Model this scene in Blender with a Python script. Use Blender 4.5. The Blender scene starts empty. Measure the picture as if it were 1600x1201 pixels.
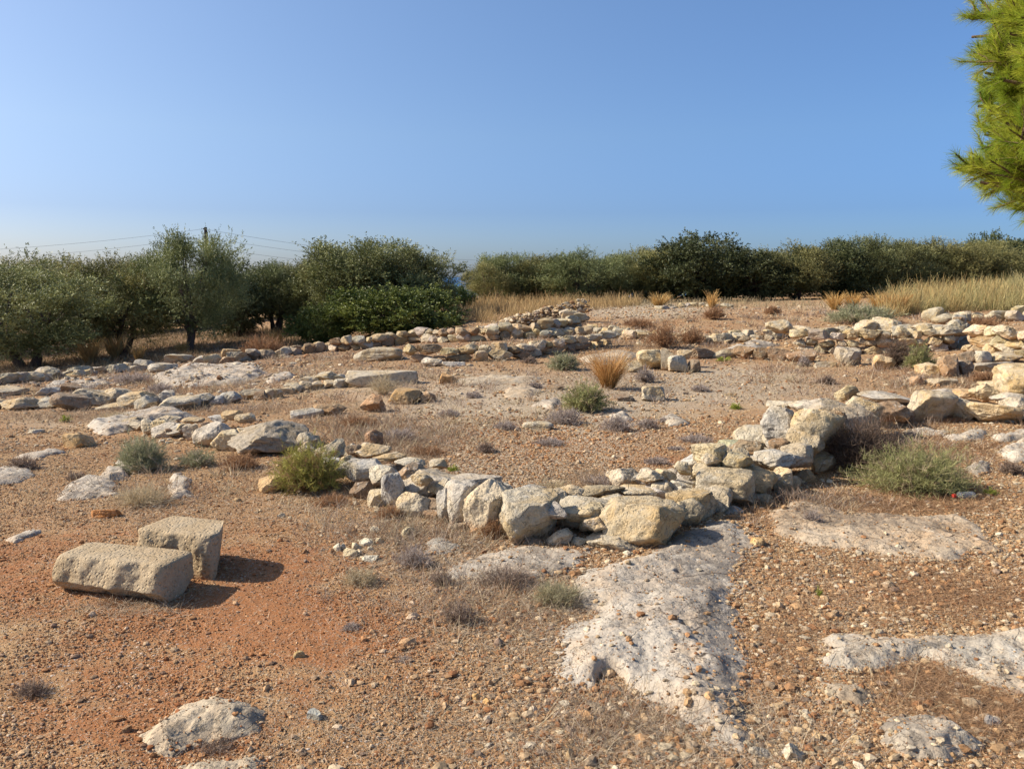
import bpy, math, random
import numpy as np
rng = np.random.default_rng(7)
random.seed(7)
SC = bpy.context.scene
COL = SC.collection
R = math.radians

# ------------------------------------------------------------------ camera, sky, sun, exposure
FPX, CX, CY = 1295.0, 800.0, 600.5          # focal length of the photograph in its own pixels
PITCH = R(7.40); EYE = 1.6
cam = bpy.data.cameras.new('camera'); camo = bpy.data.objects.new('camera', cam); COL.objects.link(camo)
cam.sensor_width = 36; cam.lens = 36 * FPX / 1600; cam.clip_start = 0.05; cam.clip_end = 60000
camo.location = (0, 0, EYE); camo.rotation_euler = (math.pi / 2 - PITCH, 0, 0)
SC.camera = camo
SUN_EL, SUN_BACK = R(36), R(5)              # sun high on the left, a touch beyond the subject
sv = np.array([-math.cos(SUN_EL) * math.cos(SUN_BACK), math.cos(SUN_EL) * math.sin(SUN_BACK), math.sin(SUN_EL)])
w = bpy.data.worlds.new('World'); SC.world = w; w.use_nodes = True
nt = w.node_tree; nt.nodes.clear()
sky = nt.nodes.new('ShaderNodeTexSky'); sky.sky_type = 'NISHITA'; sky.sun_disc = False
sky.sun_elevation = SUN_EL; sky.sun_rotation = math.atan2(sv[0], sv[1])
sky.altitude = 20; sky.air_density = 0.8; sky.dust_density = 1.35; sky.ozone_density = 5.5
bg = nt.nodes.new('ShaderNodeBackground'); bg.inputs[1].default_value = 0.118
ow = nt.nodes.new('ShaderNodeOutputWorld')
# a band of sea haze dims and blues the sky towards the horizon
wtc = nt.nodes.new('ShaderNodeTexCoord'); wsx = nt.nodes.new('ShaderNodeSeparateXYZ'); nt.links.new(wtc.outputs['Generated'], wsx.inputs[0])
wmc = nt.nodes.new('ShaderNodeValToRGB'); nt.links.new(wsx.outputs[2], wmc.inputs[0]); we = wmc.color_ramp.elements
we[0].position = 0.0; we[0].color = (.98, 1.0, 1.12, 1); we[1].position = 0.32; we[1].color = (1.08, 1.11, 1.14, 1)
for p_, c_ in ((.03, (.88, .92, 1.06, 1)), (.075, (.76, .81, .98, 1)), (.16, (.97, .98, 1.02, 1))): q_ = we.new(p_); q_.color = c_
wml = nt.nodes.new('ShaderNodeMix'); wml.data_type = 'RGBA'; wml.blend_type = 'MULTIPLY'; wml.inputs[0].default_value = 1; nt.links.new(sky.outputs[0], wml.inputs[6]); nt.links.new(wmc.outputs[0], wml.inputs[7])
wdt = nt.nodes.new('ShaderNodeVectorMath'); wdt.operation = 'DOT_PRODUCT'; nt.links.new(wtc.outputs['Generated'], wdt.inputs[0]); wdt.inputs[1].default_value = tuple(sv)
wm2 = nt.nodes.new('ShaderNodeMapRange'); nt.links.new(wdt.outputs['Value'], wm2.inputs[0]); wm2.inputs[1].default_value = -.45; wm2.inputs[2].default_value = .85
wc2 = nt.nodes.new('ShaderNodeMix'); wc2.data_type = 'RGBA'; nt.links.new(wm2.outputs[0], wc2.inputs[0]); wc2.inputs[6].default_value = (.66, .83, .95, 1); wc2.inputs[7].default_value = (1.34, 1.13, .94, 1)
wm3 = nt.nodes.new('ShaderNodeMix'); wm3.data_type = 'RGBA'; wm3.blend_type = 'MULTIPLY'; wm3.inputs[0].default_value = 1; nt.links.new(wml.outputs[2], wm3.inputs[6]); nt.links.new(wc2.outputs[2], wm3.inputs[7])
nt.links.new(wm3.outputs[2], bg.inputs[0]); nt.links.new(bg.outputs[0], ow.inputs[0])
sl = bpy.data.lights.new('sun', 'SUN'); sl.energy = 5.0; sl.angle = R(0.53); sl.color = (1.0, 0.905, 0.77)
so = bpy.data.objects.new('sun', sl); COL.objects.link(so)
from mathutils import Vector
so.rotation_euler = Vector(sv).to_track_quat('Z', 'Y').to_euler()
SC.view_settings.view_transform = 'Standard'; SC.view_settings.look = 'None'
SC.view_settings.exposure = 0.50; SC.view_settings.gamma = 1.0

# ------------------------------------------------------------------ noise
_perm = rng.permutation(256); _perm = np.concatenate([_perm, _perm, _perm])
_g = rng.normal(size=(256, 3)); _g /= np.linalg.norm(_g, axis=1)[:, None]
def noise3(p):
    p = np.asarray(p, float); i = np.floor(p).astype(int); f = p - i; i &= 255
    u = f * f * f * (f * (f * 6 - 15) + 10); out = 0
    for dx in (0, 1):
        wx = u[:, 0] if dx else 1 - u[:, 0]
        for dy in (0, 1):
            wy = u[:, 1] if dy else 1 - u[:, 1]
            for dz in (0, 1):
                wz = u[:, 2] if dz else 1 - u[:, 2]
                h = _perm[_perm[_perm[i[:, 0] + dx] + i[:, 1] + dy] + i[:, 2] + dz] & 255
                out = out + wx * wy * wz * ((_g[h] * (f - np.array([dx, dy, dz]))).sum(1))
    return out * 1.5
def fbm(p, octv=4, gain=0.5, lac=2.03):
    p = np.asarray(p, float); a, s, o = 1.0, 0.0, 0
    for k in range(octv):
        o = o + a * noise3(p + 17.3 * k); s += a; a *= gain; p = p * lac
    return o / s
def ridged(p, octv=4):
    p = np.asarray(p, float); a, s, o = 1.0, 0.0, 0
    for k in range(octv):
        o = o + a * (1 - np.abs(noise3(p + 11.7 * k)) * 2); s += a; a *= 0.5; p = p * 2.1
    return o / s
def sstep(a, b, x):
    t = np.clip((x - a) / (b - a), 0, 1); return t * t * (3 - 2 * t)

# ------------------------------------------------------------------ terrain height
CP_, SP_ = math.cos(PITCH), math.sin(PITCH)
def ray(px, py):
    u = (px - CX) / FPX; v = -(py - CY) / FPX
    return np.array([u, CP_ + v * SP_, -SP_ + v * CP_])
def at(px, py, Y):
    d = ray(px, py); return np.array([0, 0, EYE]) + d * (Y / d[1])
def project(P):
    P = np.atleast_2d(P); x, y, z = P[:, 0], P[:, 1], P[:, 2] - EYE
    dep = np.maximum(y * CP_ - z * SP_, 0.05); up = y * SP_ + z * CP_
    return CX + FPX * x / dep, CY - FPX * up / dep, dep
CTRL = [(0, 640, 11.5), (0, 600, 16), (50, 575, 22), (300, 555, 23), (-300, 575, 22), (-300, 640, 11), (400, 600, 14), (600, 560, 17),
        (180, 545, 27), (440, 528, 27), (600, 525, 25.5), (800, 520, 21), (730, 505, 25), (900, 492, 25), (730, 478, 36), (1000, 476, 33), (1200, 481, 28), (1200, 520, 20),
        (1100, 572, 15), (1450, 483, 26), (1600, 473, 28), (1350, 512, 21), (1600, 515, 18.5), (1420, 552, 16.2), (1560, 560, 14.2), (1400, 577, 13.5), (1600, 660, 8.9),
        (1500, 703, 7.6), (1300, 600, 12.2), (1600, 455, 35), (1800, 460, 35), (1900, 520, 18), (800, 600, 12.3), (800, 660, 9.1), (1000, 640, 10.0),
        (1350, 640, 9.9), (1200, 670, 8.7), (600, 700, 7.6), (300, 660, 9.6), (200, 700, 7.9), (500, 545, 22), (1700, 600, 12)]
pts = [tuple(at(*c)) for c in CTRL]
for (x, y, z) in [(-4, 0, 0), (0, 0, 0), (4, 0, 0), (-3, 3, 0), (0, 3, 0), (3, 3, 0), (-3, 5, 0), (0, 5, 0), (3, 5, 0), (-6, -4, 0), (6, -4, 0),
                  (-60, 60, -1.5), (-20, 60, -.8), (0, 60, -.3), (20, 60, .5), (60, 60, 1.0), (-60, 40, -1.8), (60, 30, 1.2), (-30, 36, -1.1), (20, 42, .7), (30, 42, 1.2), (8, 45, .4)]:
    pts.append((x, y, z))
pts = np.array(pts)
def _uv(x, y):
    return x / (np.abs(y + 8) + 1) * 9, np.log(np.maximum(y + 8, 1.0)) * 7
_cu, _cv = _uv(pts[:, 0], pts[:, 1])
def _ker(u, v):
    return np.sqrt((u[:, None] - _cu[None]) ** 2 + (v[:, None] - _cv[None]) ** 2 + 0.5)
_n = len(pts)
_A = np.zeros((_n + 3, _n + 3)); _A[:_n, :_n] = _ker(_cu, _cv) - np.eye(_n) * 0.02
_A[:_n, _n] = 1; _A[:_n, _n + 1] = _cu; _A[:_n, _n + 2] = _cv; _A[_n:, :_n] = _A[:_n, _n:].T
_wt = np.linalg.solve(_A, np.concatenate([pts[:, 2], np.zeros(3)]))
def H(x, y):
    x = np.atleast_1d(np.asarray(x, float)); y = np.atleast_1d(np.asarray(y, float)); out = np.empty(len(x))
    for s in range(0, len(x), 100000):
        xs, ys = x[s:s + 100000], y[s:s + 100000]; yc = np.minimum(ys, 70)
        u, v = _uv(xs, yc)
        z = _ker(u, v) @ _wt[:_n] + _wt[_n] + u * _wt[_n + 1] + v * _wt[_n + 2]
        q = np.stack([xs * 0.55, ys * 0.55, np.zeros_like(xs)], 1)
        z = z + 0.035 * fbm(q, 3)
        out[s:s + 100000] = z - 22 * sstep(62, 240, ys)
    return out
def H2(x, y):
    x = np.atleast_1d(x); y = np.atleast_1d(y)
    q = np.stack([x, y, 0 * x], 1)
    return H(x, y) + 0.012 * fbm(q * 5, 4) + 0.004 * fbm(q * 38 + 9, 2)
def gp(px, py):
    d = ray(px, py); t = np.geomspace(1.2, 90, 260); P = np.array([0, 0, EYE]) + t[:, None] * d
    b = np.nonzero(P[:, 2] < H(P[:, 0], P[:, 1]))[0]
    if len(b) == 0: return P[-1]
    k = max(b[0], 1); a, c = t[k - 1], t[k]
    for _ in range(14):
        m = (a + c) / 2; p = np.array([0, 0, EYE]) + m * d
        if p[2] < H(p[0], p[1])[0]: c = m
        else: a = m
    return np.array([0, 0, EYE]) + c * d

# ------------------------------------------------------------------ mesh / object helpers
def mk_mesh(name, V, F, mat=None, smooth=False, col=None):
    V = np.ascontiguousarray(V, dtype=np.float32).reshape(-1, 3); F = np.ascontiguousarray(F, dtype=np.int32)
    me = bpy.data.meshes.new(name); k = F.shape[1]
    me.vertices.add(len(V)); me.vertices.foreach_set('co', V.ravel())
    me.loops.add(F.size); me.loops.foreach_set('vertex_index', F.ravel())
    me.polygons.add(len(F)); me.polygons.foreach_set('loop_start', np.arange(0, F.size, k, dtype=np.int32))
    me.update(calc_edges=True)
    me.polygons.foreach_set('use_smooth', np.full(len(F), bool(smooth)))
    if col is not None:
        a = me.color_attributes.new('Col', 'FLOAT_COLOR', 'POINT')
        c = np.ones((len(V), 4), np.float32); c[:, :col.shape[1]] = col; a.data.foreach_set('color', c.ravel())
    if mat: me.materials.append(mat)
    me.validate()
    return me
def link(name, data, loc=(0, 0, 0), parent=None, rz=0):
    o = bpy.data.objects.new(name, data); COL.objects.link(o)
    o.location = tuple(float(a) for a in loc); o.rotation_euler.z = rz
    if parent is not None: o.parent = parent
    return o
def tag(o, label=None, cat=None, group=None, kind=None):
    if label: o['label'] = label
    if cat: o['category'] = cat
    if cat and not kind: o['kind'] = 'thing'
    if group: o['group'] = group
    if kind: o['kind'] = kind
    return o
def empty(name, loc, rz=0): return link(name, None, loc, None, rz)

# ------------------------------------------------------------------ materials
def new_mat(name):
    m = bpy.data.materials.new(name); m.use_nodes = True; t = m.node_tree; t.nodes.clear()
    o = t.nodes.new('ShaderNodeOutputMaterial'); b = t.nodes.new('ShaderNodeBsdfPrincipled')
    t.links.new(b.outputs[0], o.inputs[0]); b.inputs['Roughness'].default_value = 0.9
    b.inputs['Specular IOR Level'].default_value = 0.25
    return m, t, b
class NT:
    def __init__(s, t): s.t = t
    def n(s, typ, **k):
        x = s.t.nodes.new(typ)
        for a, v in k.items(): setattr(x, a, v)
        return x
    def put(s, inp, v):
        if hasattr(v, 'is_output') or isinstance(v, bpy.types.NodeSocket): s.t.links.new(v, inp)
        elif isinstance(v, (tuple, list)) and len(v) == 3 and inp.type == 'RGBA': inp.default_value = (*v, 1)
        else: inp.default_value = v
    def noise(s, vec, scale, detail=4, rough=.55, dist=0):
        x = s.n('ShaderNodeTexNoise'); s.put(x.inputs['Vector'], vec); x.inputs['Scale'].default_value = scale
        x.inputs['Detail'].default_value = detail; x.inputs['Roughness'].default_value = rough; x.inputs['Distortion'].default_value = dist
        return x.outputs[0]
    def voro(s, vec, scale, feature='F1', rnd=1):
        x = s.n('ShaderNodeTexVoronoi', feature=feature); s.put(x.inputs['Vector'], vec); x.inputs['Scale'].default_value = scale
        x.inputs['Randomness'].default_value = rnd
        return x
    def ramp(s, fac, a, b, c0=0., c1=1.):
        x = s.n('ShaderNodeMapRange'); x.interpolation_type = 'SMOOTHSTEP'
        s.put(x.inputs[0], fac); x.inputs[1].default_value = a; x.inputs[2].default_value = b
        x.inputs[3].default_value = c0; x.inputs[4].default_value = c1
        return x.outputs[0]
    def mix(s, fac, a, b, mode='MIX'):
        x = s.n('ShaderNodeMix', data_type='RGBA', blend_type=mode); s.put(x.inputs[0], fac); s.put(x.inputs[6], a); s.put(x.inputs[7], b)
        return x.outputs[2]
    def math(s, op, a, b=0.0, c=0.0):
        x = s.n('ShaderNodeMath', operation=op); s.put(x.inputs[0], a); s.put(x.inputs[1], b); s.put(x.inputs[2], c)
        return x.outputs[0]
    def bump(s, h, strength, dist, normal=None):
        x = s.n('ShaderNodeBump'); s.put(x.inputs['Height'], h); x.inputs['Strength'].default_value = strength
        x.inputs['Distance'].default_value = dist
        if normal is not None: s.put(x.inputs['Normal'], normal)
        return x.outputs[0]

def rock_mat(name, pale, warm, grey, stain=0.6, pit=1.0, world=False, soft=False):
    """weathered limestone: pale crust, warm fresh patches, grey lichen, soil-stained foot, pits and cracks"""
    m, t, b = new_mat(name); N = NT(t)
    tc = N.n('ShaderNodeTexCoord'); oi = N.n('ShaderNodeObjectInfo')
    off = N.n('ShaderNodeVectorMath', operation='MULTIPLY_ADD')
    N.put(off.inputs[0], oi.outputs['Random']); off.inputs[1].default_value = (31, 17, 23) if not world else (0, 0, 0); N.put(off.inputs[2], tc.outputs['Object'])
    v = off.outputs[0]
    big = N.noise(v, 3.2, 5, .6, .4); mid = N.noise(v, 13, 5, .65, .3); fine = N.noise(v, 70, 4, .7)
    c = N.mix(N.ramp(big, .38, .62), pale, warm)
    c = N.mix(N.ramp(mid, .50, .68, 0, .75), c, grey)
    lich = N.ramp(N.noise(v, 14 if world else 34, 6, .75, .5), .56, .70, 0, .22 if world else (.2 if soft else .75))
    c = N.mix(lich, c, tuple(g * .42 for g in grey))
    wl = N.ramp(N.noise(v, 5 if world else 19, 6, .7, .5), .56, .66, 0, .5 if world else (.12 if soft else .6))
    c = N.mix(wl, c, (.60, .57, .50))
    if world:
        aa = N.n('ShaderNodeAttribute'); aa.attribute_name = 'Col'; sp_ = N.n('ShaderNodeSeparateColor'); N.put(sp_.inputs[0], aa.outputs['Color'])
        c = N.mix(N.math('MULTIPLY', sp_.outputs[1], N.ramp(mid, .36, .56, .25, .95)), c, (.235, .20, .16))
        sl_ = N.math('ADD', sp_.outputs[0], N.math('MULTIPLY', N.math('SUBTRACT', mid, .5), .9))
        gvo = N.voro(v, 120); gs = N.n('ShaderNodeSeparateColor'); N.put(gs.inputs[0], gvo.outputs['Color'])
        grit = N.mix(N.ramp(gs.outputs[0], .3, .8), (.36, .215, .115), (.50, .40, .29))
        c = N.mix(N.ramp(sl_, .38, .70), c, grit)
    if world:
        jw = N.n('ShaderNodeVectorMath', operation='MULTIPLY_ADD'); N.put(jw.inputs[0], N.noise(v, 3.0, 6, .65)); jw.inputs[1].default_value = (.55, .55, .55); N.put(jw.inputs[2], v)
        jv = N.voro(jw.outputs[0], 2.6, 'DISTANCE_TO_EDGE'); jl = N.ramp(N.math('ADD', jv.outputs['Distance'], N.math('MULTIPLY', N.math('SUBTRACT', mid, .5), .03)), .002, .016, 1, 0)
        c = N.mix(N.math('MULTIPLY', jl, N.ramp(N.noise(v, 2.2, 2), .42, .56)), c, (.07, .05, .035))
        c = N.mix(N.ramp(N.noise(v, 2.4, 6, .7, .8), .53, .66, 0, .7), c, (.36, .325, .27))
    if stain > 0:
        sx = N.n('ShaderNodeSeparateXYZ'); N.put(sx.inputs[0], tc.outputs['Generated'])
        zz = N.math('ADD', sx.outputs[2], N.math('MULTIPLY', N.math('SUBTRACT', mid, .5), .55))
        c = N.mix(N.ramp(zz, .05, .36, stain, 0), c, (.36, .175, .075))
    ht = N.n('ShaderNodeHueSaturation'); N.put(ht.inputs['Color'], c)
    N.put(ht.inputs['Value'], N.math('MULTIPLY_ADD', fine, (.35 if world else .6 if soft else .7), (.84 if world else .71 if soft else .66)))
    tint = N.mix(1.0, ht.outputs[0], oi.outputs['Color'], 'MULTIPLY')
    crack = N.voro(v, 5.5, 'DISTANCE_TO_EDGE'); 
    wv = N.n('ShaderNodeVectorMath', operation='MULTIPLY_ADD'); N.put(wv.inputs[0], mid); wv.inputs[1].default_value = (.22, .22, .22); N.put(wv.inputs[2], v)
    N.put(crack.inputs['Vector'], wv.outputs[0])
    crk = N.ramp(crack.outputs['Distance'], 0, .018, 0, 1)
    tint = N.mix(N.math('MULTIPLY', N.math('SUBTRACT', 1.0, crk), .3 if world else (.05 if soft else .35)), tint, (.09, .065, .045))
    N.put(b.inputs['Base Color'], tint)
    if world: mid2 = N.noise(v, 7, 5, .6, .6)
    pits = N.voro(v, 46); pv = N.ramp(pits.outputs['Distance'], 0.05, .45, 0, 1)
    h = N.math('ADD', N.math('MULTIPLY', mid, 1.0), N.math('MULTIPLY', pv, .20 * pit))
    h = N.math('ADD', h, N.math('MULTIPLY', fine, .35)); h = N.math('ADD', h, N.math('MULTIPLY', crk, .30 if not soft else .04))
    n1 = N.bump(h, 0.9, 0.014 if world else (.018 if soft else 0.022))
    n2 = N.bump(N.noise(v, 260, 3, .7), .5, .0015 if world else .004 if soft else .0025, n1)
    N.put(b.inputs['Normal'], n2)
    return m
M = {}
M['stone'] = rock_mat('limestone', (.54, .465, .335), (.50, .37, .20), (.36, .32, .25))
M['greystone'] = rock_mat('grey_limestone', (.49, .445, .37), (.46, .375, .25), (.29, .265, .225), .5)
M['brown'] = rock_mat('brown_stone', (.30, .23, .155), (.31, .20, .115), (.17, .145, .11), .7)
M['outcrop'] = rock_mat('bedrock', (.45, .40, .325), (.46, .365, .26), (.31, .28, .23), 0, 1.0, True)
M['cut'] = rock_mat('cut_sandstone', (.38, .31, .215), (.35, .27, .17), (.34, .285, .205), .6, 2.2, soft=True)
def attr(N, name='Col'):
    a = N.n('ShaderNodeAttribute'); a.attribute_name = name; return a
# ground
def ground_mat():
    m, t, b = new_mat('stony_soil'); N = NT(t); tc = N.n('ShaderNodeTexCoord'); v = tc.outputs['Object']
    a = attr(N); sp = N.n('ShaderNodeSeparateColor'); N.put(sp.inputs[0], a.outputs['Color'])
    n1 = N.noise(v, .9, 6, .6, .3); n2 = N.noise(v, 4.5, 6, .65, .4); n3 = N.noise(v, 26, 5, .7)
    soil = N.mix(N.ramp(n1, .35, .65), (.35, .195, .09), (.41, .265, .135))
    red = N.math('ADD', sp.outputs[0], N.math('MULTIPLY', N.math('SUBTRACT', N.math('ADD', N.math('MULTIPLY', n2, .6), N.math('MULTIPLY', N.noise(v, 1.7, 6, .7, .6), .5)), .55), 2.6))
    soil = N.mix(N.ramp(red, .3, .85), soil, (.31, .135, .055))
    gr = N.math('ADD', sp.outputs[1], N.math('MULTIPLY', N.math('SUBTRACT', n2, .5), .9))
    soil = N.mix(N.ramp(gr, .25, .8, 0, .9), soil, (.45, .375, .27))
    li = N.math('ADD', sp.outputs[2], N.math('MULTIPLY', N.math('SUBTRACT', n3, .5), .9))
    soil = N.mix(N.ramp(li, .3, .85, 0, .8), soil, (.22, .13, .075))
    soil = N.mix(N.ramp(n3, .50, .68, 0, .5), soil, (.21, .125, .075))
    # loose grit: cells of stones of their own colour at three sizes
    nrm = None; hsum = None
    for sc, amt, dist in ((48, .7, .010), (100, .85, .006), (190, .85, .0035)):
        vo = N.voro(v, sc); sel = N.n('ShaderNodeSeparateColor'); N.put(sel.inputs[0], vo.outputs['Color'])
        dens = N.math('SUBTRACT', 1.0, N.math('MULTIPLY', N.ramp(red, .4, 1.0), .6))
        on = N.math('MULTIPLY', N.ramp(sel.outputs[0], .30, .34), N.ramp(vo.outputs['Distance'], .42, .30, 0, 1))
        on = N.math('MULTIPLY', on, dens)
        cc = N.mix(N.ramp(sel.outputs[1], .2, .9), (.24, .14, .07), (.54, .43, .29))
        cc = N.mix(N.ramp(sel.outputs[2], .86, .9), cc, (.60, .56, .50))
        soil = N.mix(N.math('MULTIPLY', on, amt), soil, cc)
        hh = N.math('MULTIPLY', on, N.math('SUBTRACT', .5, vo.outputs['Distance']))
        nrm = N.bump(hh, 1.0, dist * 2.0, nrm)
    nrm = N.bump(n3, .6, .02, nrm)
    N.put(b.inputs['Base Color'], soil); N.put(b.inputs['Normal'], nrm); b.inputs['Roughness'].default_value = .95
    b.inputs['Specular IOR Level'].default_value = .1
    return m
M['ground'] = ground_mat()
def col_mat(name, rough=.9, bump=0, trans=0.0, scale=30, spec=.2, var=.5):
    m, t, b = new_mat(name); N = NT(t); a = attr(N); tc = N.n('ShaderNodeTexCoord')
    n = N.noise(tc.outputs['Object'], scale, 4, .7)
    hs = N.n('ShaderNodeHueSaturation'); N.put(hs.inputs['Color'], a.outputs['Color']); N.put(hs.inputs['Value'], N.math('MULTIPLY_ADD', n, var * 2, 1 - var))
    oi = N.n('ShaderNodeObjectInfo'); tn = N.mix(1.0, hs.outputs[0], oi.outputs['Color'], 'MULTIPLY')
    N.put(b.inputs['Base Color'], tn); b.inputs['Roughness'].default_value = rough; b.inputs['Specular IOR Level'].default_value = spec
    if bump: N.put(b.inputs['Normal'], N.bump(n, 1, bump))
    if trans:
        tr = N.n('ShaderNodeBsdfTranslucent'); N.put(tr.inputs[0], tn); mx = N.n('ShaderNodeMixShader'); mx.inputs[0].default_value = trans
        o = [x for x in t.nodes if x.type == 'OUTPUT_MATERIAL'][0]
        t.links.new(b.outputs[0], mx.inputs[1]); t.links.new(tr.outputs[0], mx.inputs[2]); t.links.new(mx.outputs[0], o.inputs[0])
    return m
M['pebble'] = col_mat('pebbles', .9, .004, 0, 60)
M['strand'] = col_mat('dry_strands', .8, 0, .25, 8)
M['leaf'] = col_mat('leaves', .55, 0, .18, 3, .35, .35)
M['bark'] = col_mat('bark', .9, .02, 0, 18)
M['needle'] = col_mat('pine_needles', .5, 0, .5, 6, .3, .3)

# ------------------------------------------------------------------ terrain mesh
def make_terrain():
    Ys = np.concatenate([np.linspace(-4, 2, 60, endpoint=False), np.geomspace(2, 45, 620, endpoint=False), np.geomspace(45, 420, 60)])
    t = np.linspace(-1, 1, 620); U = np.sign(t) * (0.62 * np.abs(t) + 0.9 * np.abs(t) ** 6)
    X = U[None, :] * (np.maximum(Ys, 0) + 3.2)[:, None] * np.where(Ys > 60, 1.6, 1.0)[:, None]
    Y = np.repeat(Ys[:, None], len(U), 1)
    x, y = X.ravel(), Y.ravel(); z = H2(x, y)
    r, c = len(Ys), len(U); i = np.arange(r * c).reshape(r, c)
    F = np.stack([i[:-1, :-1], i[:-1, 1:], i[1:, 1:], i[1:, :-1]], -1).reshape(-1, 4)
    px, py, dep = project(np.stack([x, y, z], 1))
    colr = np.zeros((len(x), 3))
    for (ax, ay, rx, ry, ch, s) in ZONES:
        colr[:, ch] += s * np.exp(-(((px - ax) / rx) ** 2 + ((py - ay) / ry) ** 2))
    colr = np.clip(colr, 0, 1)
    me = mk_mesh('ground', np.stack([x, y, z], 1), F, M['ground'], True, colr)
    tag(link('ground', me), kind='structure')
# patches of red earth (0), pale grey grit (1), dry litter (2), by where they lie
ZONES = [(860, 700, 230, 50, 1, .45), (700, 600, 700, 45, 1, .5), (700, 560, 900, 40, 2, .3), (250, 640, 300, 40, 2, .3), (230, 980, 620, 260, 0, .40), (760, 640, 420, 70, 0, .22), (950, 1120, 500, 100, 0, .15), (870, 660, 260, 50, 1, .5), (1100, 620, 300, 20, 1, .3), (300, 530, 500, 22, 2, .9), (0, 560, 300, 25, 2, .8), (60, 890, 200, 60, 0, .5), (430, 880, 150, 60, 0, .45), (180, 1060, 320, 90, 0, .2), (430, 970, 180, 60, 0, .5), (250, 1150, 200, 70, 0, .6), (900, 690, 200, 40, 0, .45),
         (1130, 1060, 60, 60, 0, .5), (1450, 930, 180, 30, 0, .5), (1050, 720, 60, 12, 0, .5), (700, 620, 90, 30, 0, .35), (600, 1000, 200, 60, 0, .25), (1200, 600, 200, 20, 0, .3), (760, 800, 60, 40, 0, .3),
         (740, 700, 140, 60, 1, .9), (1000, 485, 120, 16, 1, .95), (80, 800, 120, 60, 1, .3), (1300, 1000, 120, 60, 1, .55), (1280, 900, 180, 70, 1, .45), (760, 1080, 260, 120, 1, .3), (1150, 590, 160, 22, 1, .5), (1300, 480, 160, 14, 1, .5),
         (820, 740, 120, 30, 1, .6), (80, 660, 120, 25, 1, .5), (1560, 850, 120, 40, 1, .6), (780, 930, 220, 50, 1, .5), (700, 860, 120, 30, 1, .5),
         (1480, 660, 160, 40, 2, .4), (1400, 770, 160, 30, 2, .4), (650, 820, 140, 30, 2, .5), (1060, 1170, 200, 50, 2, .4), (1520, 1120, 140, 60, 2, .25), (150, 570, 300, 30, 2, .7), (480, 540, 200, 18, 2, .5),
         (840, 930, 120, 40, 2, .4), (1250, 790, 60, 16, 2, .6), (640, 690, 80, 25, 2, .5), (1180, 470, 500, 14, 2, .4), (980, 520, 160, 14, 2, .35)]
make_terrain()

# sea
m, t_, b_ = new_mat('sea_water'); N = NT(t_); b_.inputs['Base Color'].default_value = (.02, .09, .22, 1); b_.inputs['Roughness'].default_value = .45
tc = N.n('ShaderNodeTexCoord'); N.put(b_.inputs['Normal'], N.bump(N.noise(tc.outputs['Object'], .15, 4), .5, .4))
M['sea'] = m
me = mk_mesh('sea', [(-30000, 90, -14), (30000, 90, -14), (30000, 40000, -14), (-30000, 40000, -14)], np.array([[0, 1, 2, 3]]), m)
tag(link('sea', me), kind='structure')

# ------------------------------------------------------------------ rocks
def ico(sub):
    import bmesh
    bm = bmesh.new(); bmesh.ops.create_icosphere(bm, subdivisions=sub, radius=1)
    V = np.array([v.co[:] for v in bm.verts]); F = np.array([[v.index for v in f.verts] for f in bm.faces]); bm.free()
    return V / np.linalg.norm(V, axis=1)[:, None], F
ICO = {k: ico(k) for k in (1, 2, 3, 4, 5, 6)}
def rotm(r):
    a = r.normal(size=4); a /= np.linalg.norm(a); w_, x, y, z = a
    return np.array([[1 - 2 * (y * y + z * z), 2 * (x * y - z * w_), 2 * (x * z + y * w_)], [2 * (x * y + z * w_), 1 - 2 * (x * x + z * z), 2 * (y * z - x * w_)], [2 * (x * z - y * w_), 2 * (y * z + x * w_), 1 - 2 * (x * x + y * y)]])
def rock_verts(dims, sub, seed, box=3.0, cuts=9, rough=1.0, rz=0.0, flat=False, tilt=0.0):
    """a stone as a closed surface: superquadric, planed by fracture faces, then eroded"""
    r = np.random.default_rng(seed); V, F = ICO[sub]
    q = V / (np.abs(V) ** box).sum(1)[:, None] ** (1 / box)
    for _ in range(max(cuts + 4, 0)):
        n = r.normal(size=3); n /= np.linalg.norm(n); d = (np.abs(n) ** (box / (box - 1))).sum() ** ((box - 1) / box) * r.uniform(.50, .88)
        k = q @ n - d; q = q - np.where(k > 0, k * .98, 0)[:, None] * n
    o = r.uniform(0, 60, 3)
    q = q @ rotm(r).T if box < 3.6 and not rz == 0.0 and r.random() < .55 else q
    n_ = q / np.linalg.norm(q, axis=1)[:, None]
    dsp = .10 * fbm(q * 1.1 + o, 2) + .075 * fbm(q * 2.9 + o, 3)
    if sub >= 4: dsp = dsp + .06 * fbm(q * 7 + o, 4, .6) - .06 * np.clip(ridged(q * 3.2 + o, 3) - .5, 0, 1) * 1.5
    q = q + n_ * (dsp * rough)[:, None]
    if tilt: c, s = math.cos(tilt), math.sin(tilt); q = q @ np.array([[c, 0, s], [0, 1, 0], [-s, 0, c]]).T
    dims = np.array(dims, float)
    c, s = math.cos(rz), math.sin(rz); Rz = np.array([[c, -s, 0], [s, c, 0], [0, 0, 1]])
    q = (q - (q.max(0) + q.min(0)) / 2) / (q.max(0) - q.min(0))
    if rz: # keep true proportions, then fit the outline again
        q = (q * dims) @ Rz.T; q = (q - (q.max(0) + q.min(0)) / 2); q[:, 0] *= dims[0] / np.ptp(q[:, 0])
    else: q = q * dims
    q[:, 2] -= q[:, 2].min()
    return q, F
SEED = [100]
def nseed(): SEED[0] += 1; return SEED[0]
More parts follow.
